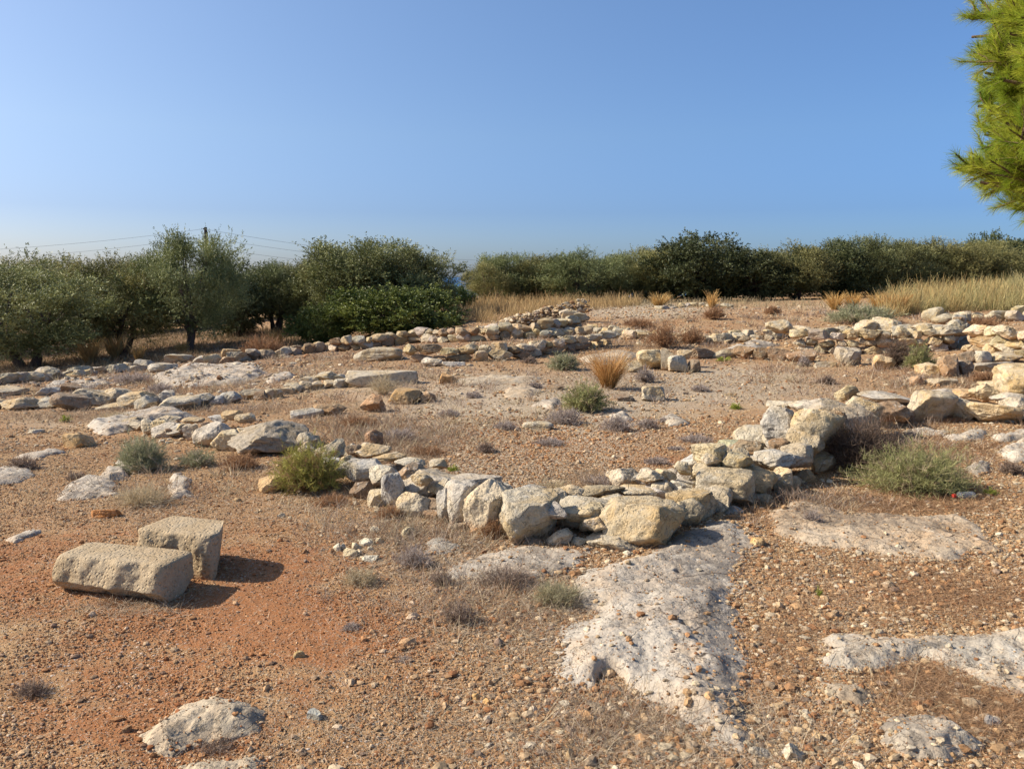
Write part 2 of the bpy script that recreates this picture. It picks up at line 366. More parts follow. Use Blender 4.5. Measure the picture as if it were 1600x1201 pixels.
def stone_at(name, x0, y0, x1, y1, gy=None, mat='stone', depth=.95, box=3.2, cuts=9, rz=None, parent=None, ploc=None, tint=None, rough=1.0, sink=.04, tilt=0.0, sub=None, base=None):
    """a stone whose near foot stands on the ground seen at row gy (default: at its own lower edge)"""
    if parent is not None: gx, gyy = (x1 - x0) * .15, (y1 - y0) * .12; x0, x1, y0, y1 = x0 - gx, x1 + gx, y0 - gyy, y1 + gyy * .3
    cx = (x0 + x1) / 2; g = gp(cx, gy if gy is not None else y1)
    wpx = x1 - x0; hpx = y1 - y0; D = g[1] * CP_ + (EYE - g[2]) * SP_; ang = math.atan2(EYE - g[2], g[1])
    W = wpx / FPX * D; dpt = W * depth; Hh = (hpx / FPX * D - dpt * math.sin(ang) * .75) / math.cos(ang)
    if Hh < .35 * W * min(1, hpx / wpx * 1.3): dpt *= .6; Hh = max((hpx / FPX * D - dpt * math.sin(ang) * .75) / math.cos(ang), .25 * W * min(1, hpx / wpx * 1.5))
    ctr = at(cx, y1, g[1]); zb = ctr[2]                   # lower edge of the stone at that distance
    sd = nseed(); r = np.random.default_rng(sd)
    if gy is None: Hh += sink; zb = g[2] - sink
    if rz is None: rz = r.uniform(-.3, .3)
    s_ = sub or (6 if wpx > 150 else 5 if wpx > 48 else 4 if wpx > 22 else 3)
    V, F = rock_verts((W, dpt, Hh), s_, sd, box, cuts, rough, rz, tilt=tilt)
    loc = np.array([at(cx, y1, g[1] + dpt * .5)[0], g[1] + dpt * .45, zb])
    me = mk_mesh(name, V, F, M[mat], s_ > 4)
    L = loc - (ploc if ploc is not None else 0)
    o = link(name, me, L, parent)
    if tint is None:
        k = r.uniform(.82, 1.06); h = r.uniform(-.05, .05); tint = (k * (1 + h), k, k * (1 - h * 1.3))
    o.color = (*tint, 1)
    return o
def wall(label, stones, name='stone_wall', cat='stone wall', group=None, anchor=None, **kw):
    g = gp(*anchor) if anchor else gp((stones[0][0] + stones[0][2]) / 2, stones[0][3])
    e = empty(name, g); tag(e, label, cat, group)
    for s in stones:
        d = dict(kw); a = list(s)
        if isinstance(a[-1], dict): d.update(a.pop())
        if len(a) > 4: d['gy'] = a[4]
        big = (a[2] - a[0]) > 46
        stone_at('boulder' if big else 'stone', *a[:4], parent=e, ploc=g, **d)
    return e, g
G = dict(mat='greystone'); B = dict(mat='brown')
front = [(542, 694, 563, 715, 735, B), (561, 692, 606, 719, 738), (533, 714, 566, 736, 752, G), (545, 718, 592, 756, 768, G), (581, 726, 621, 764, 775), (552, 750, 581, 779, None, dict(mat='brown')), (577, 762, 607, 791), (600, 740, 630, 794, None, dict(mat='greystone', box=5)),
         (620, 725, 662, 762, 780, B), (626, 731, 709, 782, 792, dict(tilt=.35, mat='greystone', box=4)), (664, 748, 707, 778, 798, dict(tilt=.3)), (626, 769, 670, 806), (660, 778, 688, 804, None, B), (685, 764, 704, 816, None, dict(mat='greystone', depth=1.5)),
         (699, 752, 745, 822, None, dict(mat='greystone', box=4)), (733, 748, 804, 834, None, dict(mat='stone', cuts=14, depth=.9)), (674, 716, 697, 734, 760), (622, 714, 660, 732, 752), (706, 739, 776, 768, 790, dict(mat='greystone')),
         (789, 770, 866, 849, None, dict(box=3.6)), (850, 797, 868, 826, 836), (780, 810, 794, 838, None, dict(tint=(1, .9, .78))), (861, 776, 948, 831, 838, dict(box=4.5, tilt=-.06)), (857, 825, 891, 851, None, dict(box=2.4)), (923, 831, 989, 861, None, dict(tilt=-.12)),
         (948, 776, 1060, 853, None, dict(box=5, rz=.55, depth=.75, cuts=7, tint=(.88, .84, .76))), (940, 820, 990, 850, 850, dict(tilt=-.4, tint=(.9, .8, .68))),
         (905, 753, 968, 784, 800, dict(tint=(.7, .66, .58))), (872, 756, 912, 784, 800), (938, 772, 988, 802, 815), (968, 757, 1022, 782, 796), (1018, 751, 1049, 779, 790, dict(box=5)), (986, 736, 1027, 760, 772, G),
         (520, 728, 545, 745, 760, G), (590, 705, 630, 726, 745), (640, 742, 668, 765, 782), (812, 756, 850, 780, 795, dict(mat='greystone')), (838, 762, 880, 790, 806), (760, 752, 800, 775, 790, G), (664, 796, 686, 812, None, B), (705, 812, 745, 828, None, B), (820, 838, 846, 852, None, B), (895, 838, 920, 852, None), (740, 822, 780, 836, None, dict(tint=(.9, .66, .5)))]
wallA, gA = wall('long front arm of big pale weathered boulders ending in the corner nearest the camera', front, anchor=(800, 840))
right = [(1054, 779, 1092, 824, None, dict(box=5, tint=(.8, .76, .68))), (1046, 764, 1112, 812, None, dict(box=5, rz=-.5, depth=.8, tint=(.82, .78, .7))), (1084, 758, 1139, 801, None, dict(box=5, rz=-.4, tint=(1.05, 1.02, .95), mat='greystone')), (1092, 734, 1170, 790, None, dict(box=7, cuts=0, rz=-.35, depth=.7, mat='greystone', tint=(.92, .88, .78))),
         (1139, 727, 1202, 778, None, dict(tint=(1, .85, .66), box=4)), (1198, 730, 1234, 770), (1047, 747, 1082, 768, 780, G), (1082, 744, 1114, 762, 775), (1065, 706, 1122, 742, 764, dict(mat='greystone')), (1102, 691, 1141, 720, 742), (1124, 687, 1157, 711, 728, dict(mat='greystone', tint=(.8, .9, .75))),
         (1139, 693, 1177, 720, 738), (1146, 711, 1186, 734, 755, G), (1115, 716, 1140, 740, 755), (1150, 665, 1203, 702, 722), (1197, 673, 1240, 706, 730, G), (1180, 699, 1247, 742, 762, dict(mat='greystone', rough=1.3)), (1219, 692, 1264, 734, 756, dict(mat='greystone', box=4)),
         (1231, 666, 1280, 722, 745), (1194, 637, 1262, 706, 735, dict(mat='greystone', depth=.8, box=2.8, rough=1.3)), (1240, 640, 1308, 716, 742, dict(depth=.8, box=3, tint=(.95, .92, .85))), (1255, 640, 1312, 722, None, dict(box=5, depth=1.1, tint=(.85, .78, .68))), (1238, 624, 1284, 646, 668, G), (1264, 624, 1322, 664, 690, dict(mat='greystone', box=3, depth=.7)), (1312, 621, 1368, 664, 688, dict(box=3.4, depth=.8, tint=(.98, .95, .88))),
         (1296, 634, 1360, 698, None, dict(box=5, mat='greystone', tint=(.8, .74, .66))), (1353, 625, 1404, 662, 672, B), (1198, 624, 1242, 642, 664), (1358, 644, 1392, 668), (1392, 634, 1422, 662, None, B), (1262, 702, 1300, 738, None, dict(box=2.5)), (1246, 732, 1268, 753), (1228, 742, 1250, 762), (1056, 722, 1072, 740, 752), (1030, 732, 1057, 754, 768, G), (1180, 770, 1204, 784), (1128, 790, 1156, 802, None, G),
         (1278, 700, 1312, 722, 712), (1300, 690, 1330, 712, None), (1090, 722, 1120, 740, 765)]
wallB, gB = wall('heaped wall arm of grey boulders running back from the near corner to the thorny bush', right, anchor=(1180, 770))
left = [(222, 654, 250, 678, None), (244, 659, 282, 683, None, G), (274, 661, 314, 684, None, G), (312, 659, 360, 698, None, dict(mat='greystone')), (340, 670, 382, 703, None, dict(tint=(1.1, 1.08, 1))), (374, 655, 482, 712, None, dict(mat='greystone', tint=(.72, .68, .62), rough=1.4, cuts=12)), (448, 678, 502, 702, None, dict(mat='greystone', tint=(.7, .68, .64))),
        (352, 641, 376, 658, 672, dict(tint=(1, .85, .65))), (372, 646, 398, 662, 675), (330, 648, 355, 662, 672, G), (196, 650, 228, 668, None), (290, 652, 316, 664, 672), (492, 700, 530, 722, None, G), (505, 714, 540, 742, None, G), (470, 696, 498, 712, None, G), (410, 742, 446, 770, None, dict(tint=(1, .82, .62))), (254, 648, 280, 662, 668)]
wallC, gC = wall('low broken wall beside the yellow-green shrub with one big dark grey pitted boulder in it', left, anchor=(360, 700))

rowmid = [(8, 619, 60, 641), (58, 620, 97, 638), (92, 613, 136, 642, None, B), (124, 605, 178, 634), (168, 606, 202, 630), (199, 610, 246, 637, None, dict(box=5)), (216, 618, 242, 642), (242, 610, 276, 632, None, G), (262, 619, 307, 641, None, dict(box=5)), (299, 614, 332, 634, None, G), (164, 628, 207, 640, None, dict(box=6)), (330, 618, 350, 632, None, G), (348, 612, 374, 630, None, G), (378, 608, 402, 624), (66, 604, 92, 618, None, G), (-45, 620, 6, 640), (-30, 603, 30, 620, None), (392, 606, 420, 622), (96, 598, 128, 612, None, B)]
wall('left-hand row of rounded pale boulders along the grass under the olive trees', rowmid, anchor=(160, 636))
row2 = [(400, 610, 418, 625, None, B), (416, 606, 440, 622), (436, 604, 460, 616), (455, 600, 472, 613), (468, 596, 486, 611), (484, 595, 504, 609), (497, 580, 524, 596, 604), (504, 594, 526, 607), (524, 592, 542, 606, None, G), (538, 589, 556, 602, None, G), (470, 587, 498, 599, 606), (553, 578, 642, 602, None, dict(box=9, cuts=4, depth=.5, rough=.6, mat='greystone', tint=(1, .95, .85))), (520, 584, 540, 594, 602), (446, 597, 466, 606, 612)]
wall('row of small stones ending in one long flat slab in the open middle', row2, anchor=(520, 606))
def infill(e, g, line, n, smin, smax, spread, lift, seed, off=.22):
    r = np.random.default_rng(seed); P = [gp(*p) for p in line]
    for _ in range(n):
        k = r.integers(0, len(P) - 1); t = r.random(); p = P[k] * (1 - t) + P[k + 1] * t; d = nrm2(P[k + 1] - P[k]); nn = np.array([-d[1], d[0]]); nn = nn if nn[1] > 0 else -nn
        xy = p[:2] + nn * (off + r.normal() * spread); sz = r.uniform(smin, smax); sd = nseed(); rel = math.exp(-((xy - p[:2]) @ nn / (spread * 2.2)) ** 2)
        V, F = rock_verts((sz * r.uniform(.8, 1.4), sz, sz * r.uniform(.5, .9)), 3 if sz < .12 else 4, sd, r.choice([2.4, 3, 4.5]), 11, 1.2, r.uniform(-3, 3))
        o = link('stone', mk_mesh('stone', V, F, M[['stone', 'greystone', 'stone', 'brown'][r.integers(4)]], False), np.array([*xy, H(*xy)[0] + r.uniform(-.02, lift) * rel]) - g, e)
        kk = r.uniform(.8, 1.08); o.color = (kk, kk * .98, kk * r.uniform(.86, 1), 1)
def nrm2(v): return v[:2] / np.linalg.norm(v[:2])
infill(wallA, gA, [(520, 750), (600, 785), (700, 812), (800, 845), (900, 850), (1000, 850)], 56, .07, .17, .12, .20, 201, .30)
infill(wallB, gB, [(1040, 800), (1140, 780), (1230, 742), (1290, 712), (1390, 672)], 62, .11, .22, .17, .30, 202, .34)
infill(wallC, gC, [(200, 672), (300, 688), (400, 700), (540, 745)], 50, .07, .2, .14, .06, 203, .2)
# farther walls, built course by course along a line on the ground
def course_wall(label, line, courses, size, height, jit=.25, mats=('stone', 'stone', 'greystone', 'brown'), thick=2, name='stone_wall', group=None, gap=.0, seed=1, maxn=98, offs=0.0):
    r = np.random.default_rng(seed); P = [gp(*p) for p in line]; e = empty(name, P[0]); tag(e, label, 'stone wall', group); n = 0
    seg = [np.linalg.norm(P[i + 1][:2] - P[i][:2]) for i in range(len(P) - 1)]; tot = sum(seg)
    def pos(s):
        for i, L in enumerate(seg):
            if s <= L or i == len(seg) - 1: return P[i] + (P[i + 1] - P[i]) * (s / L), (P[i + 1] - P[i])[:2] / L
            s -= L
    for c in range(courses):
        for k in range(thick if c == courses - 1 else 1):
            s = r.uniform(0, size)
            while s < tot and n < maxn:
                wd = size * r.choice([r.uniform(.35, .7), r.uniform(.7, 1.2), r.uniform(1.2, 1.7)], p=[.4, .45, .15]); hh = height / courses * r.uniform(.7, 1.25); wd = max(wd, hh * r.uniform(1.1, 1.7))
                if r.random() < gap: s += wd; continue
                p, d = pos(s + wd / 2); nrm = np.array([-d[1], d[0]]);
                if nrm[1] < 0: nrm = -nrm
                xy = p[:2] + nrm * (k * size * .7 + offs + r.normal() * size * jit * .5)
                z = H(*xy)[0] + c * height / courses * .88 - .03 + (r.uniform(-.02, .02))
                sd = nseed(); V, F = rock_verts((wd * 1.12, size * r.uniform(.7, 1.1), hh * 1.12), 4 if P[0][1] < 20 else 3, sd, r.choice([2.6, 3.2, 4.5]), 12, 1.3, math.atan2(d[1], d[0]) + r.normal() * .15)
                me = mk_mesh('stone', V, F, M[mats[r.integers(len(mats))]], False)
                o = link('stone', me, np.array([xy[0], xy[1], z]) - P[0], e); kk = r.uniform(.75, 1.08); o.color = (kk * r.uniform(.97, 1.08), kk, kk * r.uniform(.85, 1), 1)
                s += wd * r.uniform(.92, 1.12); n += 1
    return e
course_wall('outermost low line of grey rubble nearest the olive trees at far left', [(-120, 610), (60, 596), (130, 588), (205, 580)], 1, 0.30, 0.21, .9, ('greystone', 'stone', 'greystone'), 2, seed=3)
course_wall('low rubble line curving behind the pale flat slab beside the dark shrubs', [(330, 572), (400, 562), (480, 552), (560, 542)], 1, 0.24, 0.21, .6, ('greystone', 'brown', 'stone'), 2, seed=4)
course_wall('two-course dry stone wall in front of the big bushy evergreen', [(500, 552), (575, 545), (640, 536), (735, 534), (850, 526), (905, 514)], 2, 0.29, 0.40, .3, thick=1, seed=5, maxn=90)
course_wall('nearer two-course wall parallel to the one by the evergreen', [(630, 566), (700, 566), (790, 562), (870, 552), (950, 541)], 2, 0.32, 0.35, .3, ('stone', 'stone', 'stone', 'brown'), 1, seed=6, maxn=80)
course_wall('tumbled stone platform edge just below the upright block and rubble heap', [(740, 520), (850, 528), (900, 522), (960, 524)], 1, 0.26, 0.19, .9, ('stone', 'greystone', 'stone'), 3, seed=7)
course_wall('low row of squared brown-grey blocks right of the broken boulder group', [(1072, 560), (1130, 558), (1200, 562), (1262, 566)], 1, 0.30, 0.22, .15, ('brown', 'greystone', 'stone'), 1, seed=8)
course_wall('ragged line of stones crossing the rise behind the squared blocks', [(960, 528), (1040, 532), (1130, 536), (1230, 526)], 1, 0.27, 0.18, 1.0, ('stone', 'greystone', 'stone', 'brown'), 2, seed=9)
RW = course_wall('three-course retaining wall of pale and orange stones with a dark hollow at its right end', [(1225, 550), (1290, 552), (1400, 552), (1478, 548)], 3, 0.27, 0.52, .15, ('stone', 'stone', 'stone', 'greystone'), 2, seed=10, maxn=98)
for q in [(1200, 500, 1232, 521), (1222, 509, 1262, 527), (1258, 511, 1300, 527), (1298, 508, 1334, 525), (1330, 501, 1368, 528), (1363, 497, 1400, 529), (1394, 507, 1428, 530), (1424, 506, 1456, 526), (1450, 508, 1482, 528), (1478, 500, 1508, 526)]:
    stone_at('boulder', *q, gy=547, parent=RW, ploc=np.array(RW.location), depth=.8, sub=5)
course_wall('topmost line of pale stones below the tall grass at the right edge', [(1441, 503), (1500, 506), (1560, 502), (1660, 500)], 1, 0.33, 0.31, .5, ('stone', 'stone', 'greystone'), 2, seed=11)
course_wall('right-hand wall of rounded pale stones rising from the frame edge', [(1506, 549), (1560, 556), (1600, 560), (1680, 566)], 3, 0.29, 0.57, .15, ('stone', 'stone', 'stone'), 1, seed=12)
course_wall('short return of dark stones closing the hollow between the two right walls', [(1478, 548), (1490, 535), (1506, 522)], 3, 0.26, 0.55, .2, ('greystone', 'greystone', 'brown'), 1, seed=13)
course_wall('faint row of half-buried stones on the far gravel rise', [(1030, 484), (1080, 478), (1130, 480)], 1, 0.29, 0.13, .8, ('stone', 'greystone'), 1, seed=14, gap=.2)

boul = [(1411, 611, 1480, 660, None, dict(box=2.8, cuts=5, depth=.7)), (1483, 622, 1514, 657, None, dict(box=3)), (1508, 625, 1582, 663, None, dict(box=3.5, tint=(1.06, .99, .88))), (1563, 620, 1604, 648, 655, dict(mat='greystone', rough=1.4)), (1596, 628, 1660, 662), (1519, 600, 1553, 630, 636, dict(tint=(1, .92, .78), rough=1.6)), (1534, 592, 1583, 614, 625, dict(tint=(1, .95, .84), rough=1.6)), (1561, 568, 1650, 630, 640, dict(box=2.6, cuts=3, tint=(1, .97, .88))),
        (1552, 612, 1592, 632, 640, G), (1557, 648, 1577, 660, None, G), (1580, 645, 1602, 657), (1455, 605, 1500, 622, 630, G), (1350, 611, 1410, 632, 636, dict(mat='greystone')), (1488, 608, 1524, 624, 632, dict(tint=(1, .8, .6)))]
wall('row of large smooth pale boulders at the right edge beyond the thorny bush', boul, anchor=(1500, 660))

# loose stones, each its own thing
def loose(name, label, bb, cat='stone', **kw):
    return tag(stone_at(name, *bb, **kw), label, cat)
loose('boulder', 'pointed pale triangular rock on the ground behind the heaped wall arm', (1300, 600, 1350, 627), cuts=12, box=1.9, depth=.45, rz=.3, tint=(.95, .95, .85))
loose('stone', 'squarish tan block with a twiggy plant on its face, right of the orange tuft', (1001, 600, 1039, 627), box=6, cuts=5)
loose('stone', 'dark brown flat stone at the foot of the tall orange tuft', (955, 613, 991, 627), mat='brown', box=5)
loose('stone', 'small dark flat stone between the two green shrubs in the middle', (852, 599, 882, 609), mat='brown', box=6)
loose('stone', 'flat tan slab lying alone on orange earth in the court', (815, 656, 866, 671), box=5, cuts=4, depth=.6)
loose('stone', 'small squared tan block with sharp edges near the left edge', (107, 673, 149, 699), box=8, cuts=4, rough=.5, tint=(1.05, .86, .62), rz=-.35)
loose('stone', 'red-orange crumbly rock on the earth above the two cut blocks', (140, 792, 191, 809), mat='stone', tint=(1.0, .58, .33), depth=.5)
loose('stone', 'brown peaked stone with a shaded face in the open middle', (563, 614, 603, 645), mat='brown', tint=(1.3, 1.15, 1), box=2.6, cuts=12)
loose('boulder', 'angular brown flat-topped rock, biggest of the cluster in the open middle', (609, 605, 663, 632), box=6, cuts=6, tint=(.8, .68, .54))
loose('stone', 'small brown rock touching the right side of the angular flat-topped rock', (656, 609, 682, 629), mat='brown', tint=(1.4, 1.2, 1))
loose('stone', 'orange-brown loose stone to the right of the long flat slab', (686, 582, 716, 599), box=4, tint=(.95, .7, .47))
loose('boulder', 'dark rounded rock on the ledge above the grey pitted boulder', (490, 627, 543, 650), mat='brown', tint=(1.3, 1.2, 1))
loose('stone', 'flat half-buried ledge stone left of the dark rounded rock', (454, 636, 508, 653), mat='greystone', box=6, depth=.5)
loose('stone', 'upright dark brown stone standing at the top of the front wall', (569, 669, 599, 700), mat='brown', tint=(1.1, .95, .85), box=4)
loose('stone', 'upright pale block standing beside the rubble heap', (876, 484, 904, 511), box=6, cuts=3, depth=.45, tint=(1.12, 1.08, 1))
loose('stone', 'grey stone leaning behind the upright pale block', (873, 482, 893, 496, 508), mat='greystone')
loose('boulder', 'big pale cracked block of the broken boulder group', (994, 544, 1034, 578), box=5, cuts=10, tint=(1.05, 1, .85))
loose('boulder', 'low sloping slab leaning left in the broken boulder group', (969, 562, 1003, 582), box=4, tilt=-.4)
loose('stone', 'narrow upright stone in the centre of the broken boulder group', (1030, 543, 1052, 579), box=4)
loose('boulder', 'split rounded boulder right of centre in the broken boulder group', (1042, 553, 1077, 582), box=4)
loose('stone', 'small stone perched highest in the broken boulder group', (1057, 545, 1082, 562, 574), box=5)
loose('stone', 'dark stone at the right end of the broken boulder group', (1073, 560, 1094, 582), mat='brown')
loose('boulder', 'pale stone with orange shaded side next to the dark brown boulder', (1433, 565, 1469, 588), box=4, tint=(1.1, 1.0, .85))
loose('boulder', 'round dark brown boulder leaning beside the green feathery shrub at right', (1461, 553, 1502, 590), mat='brown', box=2.6, tint=(1.15, 1.1, 1))
loose('boulder', 'dark blocky rock behind the round brown boulder', (1491, 560, 1522, 586), mat='brown')
loose('stone', 'flat pale slab below the round brown boulder', (1442, 589, 1498, 602), box=6, depth=.4)
loose('stone', 'small grey-brown stone left of the flat pale slab', (1421, 584, 1442, 602), mat='brown', tint=(1.4, 1.3, 1.2))
loose('boulder', 'long flat grey ledge stone below the right-hand wall', (1519, 564, 1588, 582), mat='greystone', box=7, depth=.3)
loose('boulder', 'dark hollowed grey boulder with a pale top below the retaining wall', (1304, 540, 1343, 572), mat='greystone', rough=1.6, tint=(.85, .82, .78))
loose('stone', 'thin flat pale slab in front of the hollowed grey boulder', (1272, 564, 1307, 574), box=7, depth=.4)
loose('boulder', 'earth-brown lump under the dark twiggy bush below the retaining wall', (1358, 553, 1397, 578), tint=(.95, .82, .66))
loose('boulder', 'brown pitted rock above the dark blocky rock', (1496, 546, 1528, 567), mat='brown')
loose('boulder', 'pale wedge of rock between the brown pitted rock and the right-hand wall', (1518, 547, 1548, 567), box=4)
loose('boulder', 'long pale smooth stone lying at the foot of the right-hand wall', (1543, 549, 1592, 567), box=3)
loose('boulder', 'wedge-shaped slab lying against the rubble under the tallest olive tree', (261, 551, 304, 567), box=4, tilt=.2)
loose('stone', 'round grey stone right of the wedge-shaped slab', (301, 554, 329, 571), mat='greystone', cuts=5)
loose('boulder', 'dark grey mottled boulder at the edge of the olive trees', (209, 560, 243, 576), mat='greystone', tint=(.75, .75, .75))
loose('boulder', 'long humped brown-grey boulder before the wedge-shaped slab', (229, 565, 277, 584), mat='greystone')
loose('boulder', 'brown-topped rock half under the dark brown shrub', (349, 543, 377, 562), tint=(.85, .74, .6))
loose('boulder', 'long squared slab lying across the middle of the far left court', (552, 541, 632, 565), box=7, cuts=5, depth=.45)
loose('boulder', 'knobbly low white rock in front of the nearer two-course wall', (658, 558, 692, 573), mat='greystone', tint=(1.15, 1.15, 1.15))
loose('stone', 'flat whitish slab right of the knobbly white rock', (690, 564, 728, 573), mat='greystone', box=6, tint=(1.1, 1.1, 1.1), depth=.4)
loose('stone', 'small smooth white stone on bare earth at left', (46, 669, 69, 677), mat='greystone', tint=(1.2, 1.2, 1.15), box=2.4)
loose('stone', 'smooth blue-grey oval pebble in the near foreground', (480, 1107, 506, 1126), mat='greystone', box=2.3, cuts=1, rough=.3, tint=(.75, .85, .95))
loose('stone', 'egg-shaped pale stone at the bottom edge right of centre', (1219, 1157, 1252, 1190), box=2.4, cuts=4)
loose('stone', 'flat grey-white stone at the bottom edge left of the egg-shaped one', (1168, 1165, 1206, 1184), mat='greystone', box=4)
loose('stone', 'flat ochre stone on the gravel right of the bedrock ridge', (1170, 838, 1196, 856), tint=(1.1, .9, .62), box=5)
loose('stone', 'brown rounded stone sitting by the foot of the bedrock ridge', (1150, 1062, 1168, 1074), mat='brown', tint=(1.6, 1.2, .9))
loose('stone', 'reddish rounded stone in dry grass near the bottom edge', (1042, 1146, 1062, 1164), tint=(.95, .65, .45), box=2.4)
loose('stone', 'black and white lump in dry grass at the right foreground', (1538, 1118, 1560, 1138), mat='greystone', tint=(.5, .5, .55), rough=1.8)
loose('stone', 'single pale stone in the litter in front of the front wall', (628, 822, 650, 838), tint=(1.1, 1.08, .95))
cl = [(519, 846, 536, 861), (533, 848, 541, 858), (537, 853, 560, 869), (548, 846, 566, 858), (551, 857, 568, 866), (560, 840, 584, 852), (566, 865, 592, 878), (578, 822, 595, 832), (572, 852, 584, 860), (586, 838, 600, 848)]
sides = ['leftmost broken white stone of the scatter', 'tiny white chip beside the leftmost one of the scatter', 'largest white slab at the front of the scatter', 'white chip behind the largest slab of the scatter', 'white flake right of the largest slab of the scatter', 'long white stone at the back of the scatter', 'isolated white stone in front of the scatter', 'white stone set apart behind the scatter', 'small chip at the right side of the scatter', 'pale stone at the far right of the scatter']
for b, s in zip(cl, sides):
    o = loose('stone', s + ' before the front wall', b, mat='greystone', box=5, tint=(1.28, 1.27, 1.15), rough=.7); o['group'] = 'broken white stones before the front wall'
more = [(432, 800, 446, 808, 'small white chip on red earth left of the broken white scatter', (1.2, 1.2, 1.15)), (404, 795, 410, 800, 'tiny white pebble on red earth below the yellow-green shrub', (1.2, 1.2, 1.2)), (365, 776, 378, 784, 'brown clod on the earth above the cut blocks', (.7, .55, .4)), (460, 1015, 478, 1029, 'tan clod on the earth left of centre foreground', (.9, .75, .5)),
        (190, 1130, 208, 1145, 'dark brown clod left of the low foreground rock', (.5, .36, .28)), (862, 1138, 882, 1150, 'pale flat chip in the foreground litter', (1.1, 1.05, .95)), (880, 1168, 898, 1188, 'leaf-shaped ochre stone at the bottom edge', (1.05, .85, .62)), (736, 1082, 750, 1092, 'ochre stone left of a paired one in the centre foreground', (1.05, .8, .5)), (754, 1088, 770, 1100, 'ochre stone right of a paired one in the centre foreground', (1, .75, .5)),
        (597, 1052, 612, 1062, 'reddish brown clod in the centre foreground', (.75, .5, .36)), (1375, 905, 1397, 918, 'rounded grey-pink stone on the gravel at right', (.9, .82, .75)), (1288, 888, 1302, 898, 'orange flat stone on the gravel at right', (1.1, .8, .5)), (1340, 945, 1352, 955, 'brown stone on the gravel right of centre', (.9, .7, .5)), (1290, 952, 1312, 966, 'half-buried pink-grey stone on the gravel', (.95, .8, .7)),
        (1268, 1140, 1288, 1156, 'knobbly pale stone right of the egg-shaped one', (1.1, 1, .85)), (1395, 1110, 1412, 1122, 'round brown stone between the two right-hand bedrock slabs', (.8, .65, .5)), (1236, 1128, 1254, 1142, 'dark angular stone above the egg-shaped one', (.6, .5, .42)), (1322, 1147, 1350, 1162, 'smooth pale flat stone left of the lowest bedrock slab', (1.1, 1.05, .98))]
for (x0, y0, x1, y1, lb, tn) in more: loose('stone', lb, (x0, y0, x1, y1), tint=tn, box=3)

# two cut blocks
def block(label, P1, ax, L, Dp, Hh, seed, box, rough, cuts, tint, rot=0.0):
    a = math.atan2(ax[1], ax[0]); V, F = rock_verts((L, Dp, Hh), 6, seed, box, cuts, rough)
    # weathering: rugged near face, flat dressed top
    n = fbm(V * 9 + seed, 4); k = sstep(.1, -.5, V[:, 1] / (Dp * .5)); V[:, 1] += k * n * .035 + k * (V[:, 2] / Hh) ** 2 * .06 * (rot > 0)
    c, s = math.cos(a), math.sin(a); Vr = V.copy(); Vr[:, 0] = V[:, 0] * c - V[:, 1] * s; Vr[:, 1] = V[:, 0] * s + V[:, 1] * c
    ctr = np.array(P1) + np.array([c, s]) * (-L / 2) + np.array([-s, c]) * (Dp / 2)
    o = link('cut_block', mk_mesh('cut_block', Vr, F, M['cut'], True), (ctr[0], ctr[1], H(*ctr)[0] - .05)); o.color = (*tint, 1)
    tag(o, label, 'stone block', 'two cut stone blocks on the red earth'); return o
p = gp(250, 951); block('longer cut stone block with a rough pitted near face and flat top', p[:2], (.95, -.24), .66, .30, .245, 21, 13, .16, -2, (1.12, 1.08, 1.0), 1)
p = gp(304, 909); block('shorter dressed stone block with sharp edges wedged behind the longer one', p[:2] + np.array([.08, .015]), (.93, -.30), .48, .29, .285, 23, 16, .10, -3, (1.12, 1.08, 1.0))

